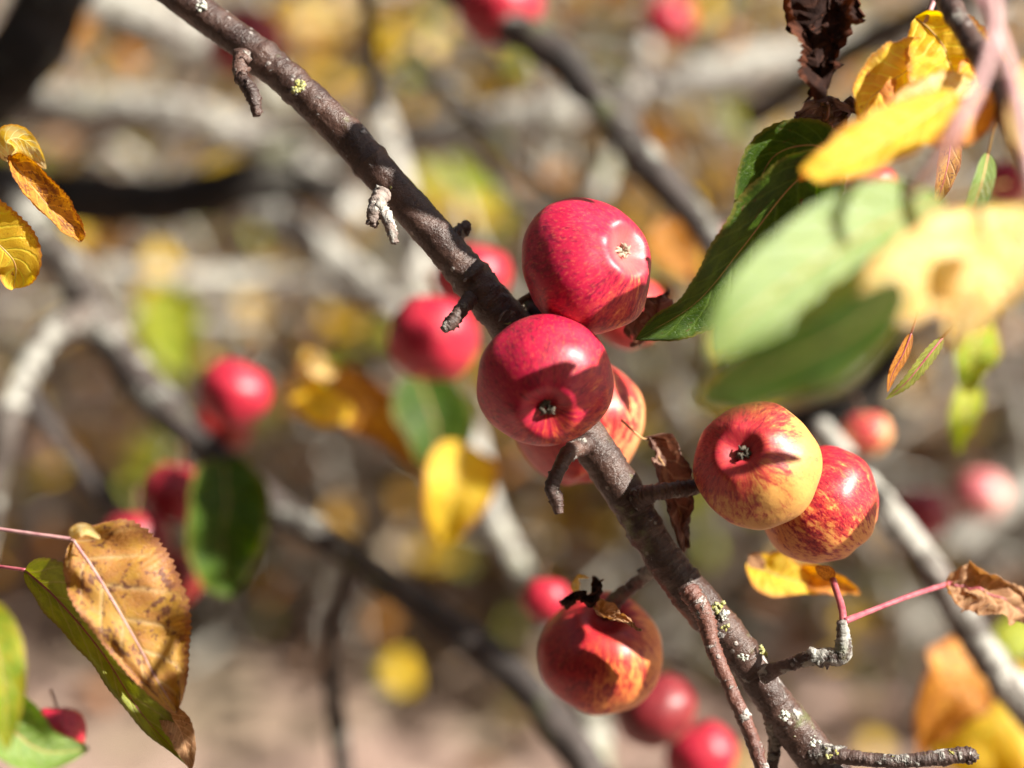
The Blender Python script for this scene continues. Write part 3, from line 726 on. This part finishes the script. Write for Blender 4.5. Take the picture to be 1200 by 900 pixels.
# ------------------------------------------------------------------ leaves, sharp ones first
GL = 'leaves of the apple tree in front and in focus'
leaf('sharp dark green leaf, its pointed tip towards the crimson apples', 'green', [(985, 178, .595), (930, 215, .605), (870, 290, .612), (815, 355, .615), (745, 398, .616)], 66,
     roll=25, roll2=35, fold=.35, wav=.07, group=GL, shape='ovate', seed=3, rows=110, teeth=40, pmat='yellow_stalk', asym=.9)
leaf('dull green underside leaf curling above the dark green leaf at upper right', 'green', [(985, 185, .60), (950, 170, .603), (905, 185, .607), (882, 240, .61), (880, 275, .612)], 34,
     roll=-10, roll2=20, fold=.2, wav=.06, group=GL, shape='round', seed=8, rows=80, teeth=26, pmat='yellow_stalk')
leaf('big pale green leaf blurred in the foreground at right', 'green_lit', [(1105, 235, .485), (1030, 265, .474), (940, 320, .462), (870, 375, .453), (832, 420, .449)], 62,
     roll=-12, roll2=-5, fold=.12, wav=.04, group=GL, seed=4, pmat='yellow_stalk', petiole=[(1180, 215, .48)])
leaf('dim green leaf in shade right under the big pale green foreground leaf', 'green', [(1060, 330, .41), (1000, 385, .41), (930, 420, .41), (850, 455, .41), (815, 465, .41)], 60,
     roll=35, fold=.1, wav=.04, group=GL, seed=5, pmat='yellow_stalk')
leaf('yellow and brown folded leaf at the left edge, its upper flap bright yellow', 'gold', [(12, 186, .628), (35, 215, .622), (60, 245, .621), (82, 268, .624), (94, 282, .628)], 30,
     roll=18, roll2=30, fold=.3, curl=1.0, wav=.14, crumple=.12, group=GL, seed=6, rows=90, teeth=24, petiole=[(-40, 182, .64), (0, 184, .632)], pmat='yellow_stalk', pw=2, asym=.9)
leaf('small bright yellow leaf flap standing up at the left edge above the blotched leaf', 'paleyellow', [(12, 190, .632), (8, 166, .628), (25, 163, .620), (42, 178, .612), (54, 198, .610)], 18,
     roll=-25, fold=.1, wav=.05, group=GL, seed=7, rows=50, teeth=14, shape='ovate', rib=False)
leaf('clear yellow leaf with a reddish toothed rim cut by the left edge', 'yellow', [(-60, 250, .63), (-30, 262, .625), (0, 288, .622), (18, 310, .624), (16, 338, .628)], 44,
     roll=-5, fold=.15, wav=.06, group=GL, seed=9, rows=80, teeth=26, shape='round', pmat='yellow_stalk')
leaf('speckled ochre-brown leaf hanging over the olive one at lower left', 'ochre', [(86, 632, .600), (110, 668, .596), (145, 725, .594), (175, 780, .596), (207, 835, .600)], 86,
     roll=8, roll2=14, fold=.10, wav=.13, crumple=.03, group=GL, seed=10, rows=120, cols=24, teeth=34, petiole=[(-50, 612, .61), (0, 620, .606), (50, 627, .602)], pmat='pink_stalk', pw=4.5, shape='ovate', asym=.50)
leaf('tiny bright yellow leaf scrap above the speckled ochre leaf', 'paleyellow', [(82, 630, .592), (92, 622, .590), (104, 621, .590), (118, 632, .592)], 9,
     group=GL, seed=11, rows=24, rib=False, ser=.02)
leaf('olive green leaf with a pale withered tip behind the speckled ochre leaf', 'olive', [(30, 668, .618), (70, 705, .614), (120, 765, .612), (165, 835, .612), (223, 898, .614)], 66,
     asym=.35, roll=-22, roll2=-8, fold=.35, wav=.07, group=GL, seed=12, rows=110, teeth=36, petiole=[(-40, 660, .63), (0, 664, .622)], pmat='red_stalk', pw=4.5, shape='ovate')
leaf('withered pale grey leaf tip under the ochre leaf', 'tan', [(190, 830, .613), (208, 850, .610), (218, 875, .610), (224, 902, .612)], 17,
     roll=12, group=GL, seed=14, rows=40, rib=False, crumple=.1)
leaf('yellow-green leaf blurred close to the camera in the lower left corner', 'greenyellow', [(-30, 700, .53), (-8, 750, .527), (5, 810, .526), (8, 880, .528)], 34,
     roll=10, fold=.15, group=GL, seed=15, pmat='yellow_stalk')
leaf('bright green leaf curling over the bottom left corner', 'green_lit', [(-30, 800, .56), (10, 850, .556), (50, 880, .556), (104, 878, .56)], 46,
     roll=20, fold=.2, curl=.8, group=GL, seed=16, pmat='yellow_stalk')
leaf('nearly black shrivelled leaf hanging from the top edge', 'black', [(985, -20, .605), (972, 15, .602), (966, 50, .600), (962, 82, .598), (958, 108, .598)], 56,
     roll=-10, fold=.3, curl=.9, wav=.2, crumple=.42, group='withered leaves', seed=17, rows=120, cols=28, teeth=24, pmat='bark_twig', rib=False, name='withered_leaf', ser=.09, cat='leaf')
leaf('purplish withered leaf crumpled under the black one at the top', 'purple_dry', [(966, 118, .615), (968, 135, .617), (975, 150, .616), (985, 168, .618)], 42,
     roll=10, fold=.2, curl=.6, wav=.2, crumple=.5, group='withered leaves', seed=18, rows=80, cols=24, name='withered_leaf', petiole=[(962, 98, .608), (965, 108, .612)], pmat='pink_stalk', pw=6)
leaf('brown withered leaf hanging curled beside the short twig left of the yellow apple', 'dry', [(760, 515, .652), (775, 540, .65), (790, 580, .648), (797, 615, .648), (800, 640, .652)], 33,
     roll=25, fold=.3, curl=1.2, wav=.2, crumple=.35, group='withered leaves', seed=19, rows=100, cols=26, name='withered_leaf', pmat='yellow_stalk', petiole=[(728, 492, .648), (750, 512, .65)], pw=2.5)
leaf('brown curled leaf scrap between the upper crimson apple and the green leaf tip', 'dry', [(745, 400, .66), (760, 380, .655), (775, 360, .652), (782, 340, .655)], 22,
     roll=30, fold=.3, curl=1.1, crumple=.5, group='withered leaves', seed=20, rows=60, cols=20, name='withered_leaf', rib=False)
leaf('grey dry scrap lying on top of the hanging dark red apple', 'tan', [(700, 712, 0.650), (715, 722, 0.640), (735, 730, 0.636), (752, 738, 0.638)], 11,
     roll=50, fold=.3, curl=.9, crumple=.6, group='withered leaves', seed=21, rows=50, cols=16, name='withered_leaf', rib=False)
leaf('black curled scrap at the stalk of the hanging dark red apple', 'black', [(660, 708, 0.658), (674, 700, 0.650), (688, 704, 0.646), (700, 694, 0.650), (698, 680, 0.654)], 13,
     roll=30, fold=.3, curl=1.4, crumple=.9, group='withered leaves', seed=22, rows=60, cols=16, name='withered_leaf', rib=False)
leaf('pale shrivelled bud scrap standing on the hanging dark red apple', 'paleyellow', [(676, 700, 0.658), (673, 688, 0.656), (676, 676, 0.656), (688, 677, 0.654)], 5,
     roll=0, crumple=.6, group='withered leaves', seed=23, rows=24, cols=8, name='withered_leaf', rib=False)
leaf('brown-speckled narrow leaf seen edge-on under the near yellow leaves', 'ochre', [(1115, 150, .62), (1112, 185, .615), (1105, 215, .614), (1096, 242, .616)], 15,
     roll=10, group=GL, seed=24, rows=50)
leaf('narrow bright green leaf slanting behind the near twigs at right', 'green_lit', [(1158, 180, .59), (1150, 215, .585), (1135, 255, .585), (1108, 295, .588)], 15,
     petiole=[(1180, 110, .58), (1165, 150, .585)], roll=10, group=GL, seed=25, rows=50, pmat='yellow_stalk', fold=.4)
leaf('slim serrated green-brown leaf pointing down left under the near yellow leaf', 'olive', [(1105, 395, .62), (1085, 420, .618), (1062, 448, .618), (1038, 468, .62)], 10,
     petiole=[(1160, 350, .60), (1130, 368, .61)], pw=4, roll=10, fold=.3, group=GL, seed=26, rows=70, teeth=14, ser=.12, pmat='red_stalk')
leaf('orange leaf seen edge-on behind the slim serrated leaf', 'orange', [(1068, 390, .63), (1058, 415, .63), (1046, 438, .63), (1040, 460, .63)], 8, group=GL, seed=27, rows=40, petiole=[(1095, 330, .61), (1078, 360, .62)])
# near yellow leaves, upper right
leaf('yellow leaf close to the camera, top of the blurred yellow clump at upper right', 'yellow', [(1075, 20, .605), (1105, 55, .595), (1120, 90, .593), (1158, 140, .59)], 50,
     roll=-10, group=GL, seed=28, shape='round', pmat='yellow_stalk', crumple=.12)
leaf('golden yellow leaf in the blurred clump, left of the topmost', 'yellow', [(1095, 55, .605), (1060, 85, .597), (1025, 110, .594), (1005, 140, .592)], 42,
     roll=15, group=GL, seed=29, shape='round', pmat='yellow_stalk', crumple=.12)
leaf('bright yellow leaf with an orange lobe lying over the dark green leaf', 'yellow', [(1120, 110, .532), (1070, 145, .524), (1025, 172, .518), (975, 195, .513), (940, 202, .51)], 40,
     roll=-20, group=GL, seed=30, pmat='yellow_stalk', crumple=.15)
leaf('cream yellow leaf in the clump just below the golden one', 'paleyellow', [(1140, 95, .575), (1105, 115, .565), (1070, 130, .56), (1040, 150, .556)], 34, roll=10, group=GL, seed=131, shape='round', pmat='yellow_stalk', crumple=.2)
leaf('golden leaf at the right of the clump, half behind the mauve twig', 'yellow', [(1165, 60, .60), (1150, 95, .59), (1135, 125, .585), (1140, 160, .585)], 34, roll=-10, group=GL, seed=132, shape='round', pmat='yellow_stalk', crumple=.2)
leaf('small amber leaf at the left of the clump above the curled lobe', 'orange', [(1050, 60, .60), (1035, 90, .595), (1020, 115, .595), (1012, 140, .60)], 22, roll=10, group=GL, seed=133, shape='round', pmat='yellow_stalk', crumple=.2)
leaf('orange-brown curled lobe beside the pale yellow leaf over the dark green leaf', 'orange', [(1000, 185, .575), (975, 190, .57), (950, 198, .57), (935, 212, .572)], 18,
     roll=20, group=GL, seed=31, curl=.8)
leaf('orange leaf in the clump between two near twigs', 'orange', [(1165, 115, .54), (1130, 140, .535), (1100, 150, .535), (1055, 160, .535)], 32, roll=30, group=GL, seed=32)
leaf('large cream-yellow leaf very close to the camera at the right edge', 'paleyellow', [(1225, 250, .475), (1160, 285, .466), (1090, 320, .455), (1030, 345, .446), (985, 362, .441)], 56,
     roll=-18, roll2=-8, group=GL, seed=33, pmat='yellow_stalk', crumple=.2, fold=.1)
leaf('cream-yellow leaf hanging below the large one at the right edge', 'paleyellow', [(1190, 270, .455), (1165, 310, .452), (1140, 350, .45), (1115, 405, .452)], 42,
     roll=12, group=GL, seed=34, pmat='yellow_stalk', crumple=.2, fold=.1)
leaf('pale yellow leaf blurred at the right edge above the cream ones', 'paleyellow', [(1230, 60, .50), (1205, 110, .50), (1200, 160, .50), (1215, 210, .50)], 34, roll=20, group=GL, seed=35, pmat='yellow_stalk')

GB = 'leaves blurred behind the sharp branch'
def bl(label, mat, pts, w, **kw):
    kw.setdefault('rows', 28); kw.setdefault('cols', 10); kw.setdefault('rib', True); kw.setdefault('pmat', 'yellow_stalk'); kw.setdefault('crumple', .12)
    leaf(label, mat, pts, w, group=GB, **kw)
bl('dark green blurred leaf hanging beside the crimson apples at left', 'green', [(262, 540, .79), (266, 590, .785), (260, 645, .785), (272, 694, .79)], 54, seed=40, roll=15, shape='round', fold=.5, wav=.12)
bl('brown-gold leaf hanging diagonally left of the clear yellow blurred leaf', 'gold', [(385, 450, .83), (430, 475, .82), (475, 510, .82), (520, 570, .82)], 40, seed=42, roll=-10)
bl('green leaf behind the orange one below the blurred central apples', 'green', [(490, 440, .82), (505, 480, .815), (515, 530, .815), (520, 580, .82)], 46, seed=43, roll=10)
bl('clear bright yellow leaf hanging below the blurred green one at centre', 'yellow', [(540, 520, .80), (535, 560, .795), (525, 600, .795), (520, 645, .80)], 44, seed=44, roll=10)
bl('cream leaf scrap right of the glossy round apple', 'paleyellow', [(350, 420, .80), (362, 425, .795), (378, 432, .795), (395, 440, .80)], 17, seed=45)
bl('golden leaf under the cream scrap right of the glossy round apple', 'yellow', [(350, 450, .80), (370, 470, .795), (390, 480, .795), (412, 488, .80)], 26, seed=46, shape='round')
bl('ochre-yellow leaf blurred under the red-streaked apple', 'yellow', [(882, 655, .70), (905, 672, .695), (935, 680, .695), (975, 690, .70)], 28, seed=47, roll=15)
bl('orange-tan curled leaf right of the red stalk under the red-streaked apple', 'orange', [(935, 668, .70), (960, 675, .695), (985, 685, .695), (1008, 695, .70)], 19, seed=48, roll=-20, curl=.6)
bl('cream lobe at the left end of the leaf under the red-streaked apple', 'tan', [(878, 652, .69), (884, 656, .69), (890, 662, .69), (896, 668, .69)], 10, seed=49, rib=False)
leaf('brown-orange leaf on a long red stalk at the right edge', 'tan', [(1112, 684, .66), (1140, 690, .66), (1175, 700, .66), (1215, 730, .665)], 32, seed=50, roll=15, group=GL, crumple=.4, curl=.4,
     petiole=[(990, 728, .618), (1020, 716, .63), (1070, 697, .645)], pmat='red_stalk', pw=6.5, rows=60)
leaf('small red-brown leaf bud on an upright red stalk above the lichened spur', 'orange', [(976, 680, .64), (970, 672, .64), (962, 668, .64), (955, 664, .64)], 9, seed=51, group=GL,
     petiole=[(988, 745, .617), (987, 715, .622)], pmat='red_stalk', pw=8.5, rib=False, rows=24)
bl('big orange leaf blurred in the bottom right corner', 'orange', [(1140, 745, .78), (1130, 790, .775), (1105, 830, .775), (1078, 885, .78)], 50, seed=52)
bl('big yellow leaf blurred at the bottom right, below the orange one', 'yellow', [(1220, 800, .80), (1190, 835, .795), (1150, 860, .795), (1095, 890, .80)], 66, seed=53, shape='round')
bl('yellow-green leaf behind the pale branch at the right edge', 'greenyellow', [(1215, 730, .86), (1190, 745, .855), (1165, 765, .855), (1150, 790, .86)], 26, seed=54)
bl('lime green leaf at right below the near cream-yellow leaves', 'greenyellow', [(1150, 370, .76), (1145, 400, .755), (1140, 430, .755), (1135, 460, .76)], 30, seed=55, roll=10)
bl('second lime green leaf hanging lower at right', 'greenyellow', [(1140, 450, .78), (1132, 475, .775), (1125, 500, .775), (1122, 530, .78)], 20, seed=56)
bl('orange leaf behind the upper crimson apple on its right', 'orange', [(770, 260, .85), (785, 285, .85), (800, 305, .85), (820, 330, .85)], 28, seed=57)
bl('pale pink-brown leaf behind the upper crimson apple low on its right', 'tan', [(760, 330, .78), (775, 345, .78), (770, 370, .78), (755, 395, .78)], 20, seed=58, curl=.6)
bl('soft yellow-green round leaf at left centre', 'greenyellow', [(185, 335, 1.2), (195, 365, 1.2), (205, 400, 1.2), (215, 440, 1.2)], 38, seed=59, shape='round')
bl('yellow leaf blurred behind the soft round yellow-green one', 'yellow', [(160, 340, 1.25), (180, 350, 1.25), (195, 370, 1.25), (205, 395, 1.25)], 26, seed=60, shape='round')
bl('large soft yellow-green leaf above the blurred central apples', 'greenyellow', [(490, 190, 1.3), (520, 200, 1.3), (555, 210, 1.3), (590, 225, 1.3)], 30, seed=61, shape='round')
bl('gold leaf just under the large soft yellow-green leaf', 'yellow', [(500, 235, 1.35), (530, 235, 1.35), (555, 240, 1.35), (585, 250, 1.35)], 22, seed=62, shape='round')
SMALL = [(190, 95, 1.7), (238, 280, 1.7), (355, 22, 1.3), (375, 52, 1.3), (452, 58, 1.5), (515, 60, 1.6), (235, 65, 1.8), (610, 165, 1.6), (680, 215, 1.7), (705, 95, 1.9), (850, 35, 1.8), (905, 130, 1.7),
         (800, 120, 1.7), (60, 300, 1.5), (20, 60, 1.7), (510, 110, 1.9), (380, 95, 1.8), (150, 175, 2.0), (330, 290, 1.8), (865, 200, 2.0), (555, 90, 2.0), (640, 260, 1.9), (270, 350, 1.7), (400, 400, 1.8), (120, 60, 2.0),
         (930, 30, 2.0), (310, 165, 1.9), (590, 60, 2.1), (745, 160, 2.1), (445, 20, 1.9), (660, 20, 2.0), (40, 195, 1.9)]
rnd = random.Random(15)
while len(SMALL) < 86:
    x, y = rnd.uniform(-10, 960), rnd.uniform(-10, 430)
    if (x-650)**2+(y-370)**2 < 150**2 or abs(y-(x-200)*.95) < 40: continue
    SMALL.append((x, y, rnd.uniform(1.15, 1.8)))
rnd = random.Random(5)
for i, (x, y, d) in enumerate(SMALL):
    a = rnd.uniform(0, 6.28); L = rnd.uniform(16, 26)
    dx, dy = math.cos(a)*L, math.sin(a)*L
    mt = rnd.choice(['yellow', 'yellow', 'yellow', 'orange', 'greenyellow', 'paleyellow', 'paleyellow'])
    leaf('small soft-focus autumn leaf on a far twig in the upper background', mt, [(x-dx, y-dy, d), (x-dx*.3+4, y-dy*.3, d-.01), (x+dx*.4, y+dy*.4, d-.01), (x+dx, y+dy, d)], L*.6, group='small far leaves in the upper background',
         rows=12, cols=6, seed=70+i, roll=rnd.uniform(-40, 40), rib=False, shape='round', crumple=.15)

# ------------------------------------------------------------------ near twigs, upper right
branch('near_twig', 'dark lichened twig at the top right corner, behind the mauve blurred ones',
    [(1095, -40, .60, 24), (1110, 0, .59, 26), (1130, 35, .575, 26), (1155, 75, .56, 30), (1180, 130, .54, 32), (1200, 180, .525, 28), (1225, 260, .51, 26)], M['bark_twig'], 'near twigs', 'twig', seg=20, step=.001, rough=.1)
branch('near_twig', 'mauve blurred twig crossing the yellow clump down to the green leaf', [(1160, -30, .47, 16), (1165, 30, .465, 15), (1150, 90, .46, 14), (1115, 160, .455, 16), (1065, 232, .46, 12)], M['pink_stalk'], 'near twigs', 'twig', seg=20, step=.001, rough=.06)
branch('near_twig', 'mauve blurred twig at the right edge beside the near yellow leaf', [(1140, -20, .475, 16), (1175, 60, .47, 18), (1195, 140, .465, 19), (1210, 230, .46, 16)], M['pink_stalk'], 'near twigs', 'twig', seg=20, step=.001, rough=.06)
branch('near_twig', 'thin pink leaf stalk descending left of the dark twig', [(1098, -10, .607, 7), (1080, 40, .602, 5), (1062, 85, .60, 4)], M['pink_stalk'], 'near twigs', 'twig', seg=12, step=.001, rough=.06)

# ------------------------------------------------------------------ the foliage overhead (above and right of the frame) that dapples the light
def along_sun(px, py, d, t): return W(px, py, d) + SUN*t
def canopy():
    rnd = random.Random(77); V, F = [], []
    c0 = W(620, 430, .636)
    def clear(p):  # gaps kept open along the sun so chosen parts stay lit
        for c, r_ in CL:
            q = p-c; t = q.dot(SUN)
            if (q-SUN*t).length < r_ and t > -.1: return True
        return False
    CL = [(c0, .20)] + [(W(a, b, d), r_) for a, b, d, r_ in ((200, 140, 1.13, .14), (60, 130, 1.13, .10), (330, 200, 1.13, .12), (400, 310, 1.06, .14), (620, 140, 1.13, .17), (850, 80, 1.13, .13), (480, 165, 1.13, .1), (90, 330, .88, .09), (20, 470, .84, .10),
          (1090, 680, .8, .09), (1170, 790, .8, .08), (275, 455, .8, .05), (520, 590, .8, .05), (150, 20, 1.7, .15), (470, 250, 1.2, .08), (200, 370, 1.2, .08), (540, 200, 1.3, .08), (700, 120, .82, .06), (1130, 840, .78, .10), (508, 397, .775, .07), (553, 325, .80, .06), (640, 703, .76, .05), (768, 832, .765, .06), (822, 884, .79, .06), (780, 220, .81, .06), (1014, 509, .8, .06),
          (1148, 580, .95, .07), (400, 470, .8, .07), (1140, 440, .76, .05), (585, 8, .84, .05), (300, 780, 1.5, .35), (120, 560, 1.6, .25), (500, 560, 1.6, .2), (782, 24, 1.05, .06), (1180, 700, .8, .06), (700, 120, .82, .06), (640, 50, .83, .05), (740, 170, .81, .05), (100, 350, .87, .09), (160, 430, .85, .06), (1020, 580, .83, .06), (1080, 650, .81, .06))]
    k = 0
    while k < 13000:
        x = rnd.uniform(-3, 7); y = rnd.uniform(-1.5, 8); z = rnd.uniform(1.75, 2.7)
        p = Vector((x, y, z))
        if noise.noise(p*1.1+Vector((3, 3, 1))) < rnd.uniform(-.25, .25): continue
        if clear(p): continue
        k += 1; small_leaf(V, F, p, rnd, rnd.uniform(.05, .09), 1)
    for (a, b, d, t, r_, n) in ((50, 40, .86, 1.1, .11, 330), (-10, 130, .855, 1.1, .10, 240), (100, -20, .86, 1.1, .08, 160), (100, 235, 1.02, 1.4, .13, 260), (250, 230, 1.02, 1.4, .12, 240), (370, 220, 1.03, 1.4, .07, 100),  # extra leaf clumps added to shade chosen limbs, apples and ground
                                (270, 620, .78, .9, .05, 90), (960, 490, .95, 1.2, .08, 140), (1080, 602, .9, 1.0, .05, 80), (430, 680, .82, 1.0, .09, 160), (600, 800, .81, 1.0, .08, 140),
                                (1000, 740, 1.9, 2.2, .55, 900), (1150, 640, 2.0, 2.2, .4, 500), (850, 700, 1.9, 2.2, .25, 250), (560, 60, .84, 1.0, .05, 60)):
        c = along_sun(a, b, d, t)
        for q in range(n):
            p = c+Vector((rnd.gauss(0, 1), rnd.gauss(0, 1), rnd.gauss(0, 1)))*r_*.6
            if not clear(p): small_leaf(V, F, p, rnd, rnd.uniform(.05, .08), 1)
    o = mobj('overhead_foliage', V, F, litter_mat('overhead leaves', [(.5, (.55, .34, .05)), (.3, (.2, .24, .04)), (.2, (.35, .15, .04))], .4), loc=Vector((2, 3, 2.2)), smooth=False)
    tag(o, 'mass of yellowing leaves overhead, unseen above the frame, clumped and opened to shape the shade', 'foliage', kind='stuff')
canopy()
SHADES = [(500, 235, .64, .21, 56, -48), (438, 180, .64, .22, 44, -40), (545, 300, .64, .20, 44, -50), (708, 482, .61, .21, 60, -70),  # unseen leaves added sunward of chosen spots to cast shadows there
          (908, 536, .605, .20, 34, 12, .26), (1000, 640, .64, .20, 40, 60),
          (150, 660, .80, .62, 70, 80), (270, 620, .76, .58, 60, 30), (260, 505, .84, .66, 40, 60), (560, 720, .82, .50, 60, 20), (600, 800, .82, .5, 60, 70),
          (1075, 610, .9, .7, 50, 10), (480, 700, .82, .55, 60, 0), (400, 650, .82, .55, 50, 60)]
for i, (x, y, d, t, L, a, *wr) in enumerate(SHADES):
    c = along_sun(x, y, d, t); wr = wr[0] if wr else .62
    u_ = RT*math.cos(R(a))+UP*math.sin(R(a)); u_ = (u_-SUN*u_.dot(SUN)).normalized(); s_ = SUN.cross(u_)
    l_ = L*KPX*far(d); V = []; F = []; n = 16; uvs = []
    for r_ in range(n+1):
        tt = r_/n; ww = leaf_w(tt, 'ovate')*l_*wr+1e-5
        for j in range(7):
            v = -1+j/3; V.append(c+u_*(tt*2-1)*l_+s_*v*ww+SUN*(.15*l_*abs(v)+.1*l_*math.sin(tt*5))); uvs.append((tt, j/6))
    for r_ in range(n):
        for j in range(6):
            q = r_*7+j; F.append((q, q+1, q+8, q+7))
    o = mobj('leaf', V, F, M['gold'], loc=c, uvs=uvs)
    tag(o, 'unseen leaf added outside the frame to cast shade into the view', 'leaf', 'unseen leaves added to cast shade')

def hedge(label, a, b, h, seed):
    """dark hedge from a to b (x, y), unseen, added to block ambient sky light"""
    rnd = random.Random(seed); A, B = Vector((*a, 0)), Vector((*b, 0)); d = (B-A); L = d.length; d.normalize(); nrm = Vector((-d.y, d.x, 0))
    root = empty('sky_block_hedge', (A+B)/2); tag(root, label, 'hedge', 'unseen hedges added to block the sky')
    V, F = [], []; n = int(L*3); m = 14
    for i in range(n+1):
        for j in range(m+1):
            ph = math.pi*j/m; p = A+d*(L*i/n)+nrm*(math.cos(ph)*.5)+Vector((0, 0, math.sin(ph)**.5*h))
            V.append(p+nvec(p*1.3)*.3)
    for i in range(n):
        for j in range(m):
            q = i*(m+1)+j; F.append((q, q+1, q+m+2, q+m+1))
    mobj('branchwork', V, F, M['bark_black'], root)
    V2, F2 = [], []
    for k in range(2600):
        p = rnd.choice(V); small_leaf(V2, F2, p+Vector((rnd.gauss(0, .2), rnd.gauss(0, .2), rnd.gauss(0, .15))), rnd, rnd.uniform(.14, .24), 1)
    mobj('foliage', V2, F2, HM, root, smooth=False)
HM = litter_mat('evergreen leaves', [(.5, (.03, .05, .015)), (.5, (.05, .07, .02))], .1)  # dark leaves for the added hedges that screen off sky light
hedge('unseen dark hedge added behind the viewer to block the sky', (-6, -2.2), (3.5, -3.0), 4.5, 1)
hedge('unseen dark hedge added left of the frame to block the sky', (-4.5, -2), (-5.5, 10), 4.5, 2)
hedge('unseen dark hedge added on the far side, above the frame, to block the sky', (-6, 12), (8, 12.5), 5.0, 3)
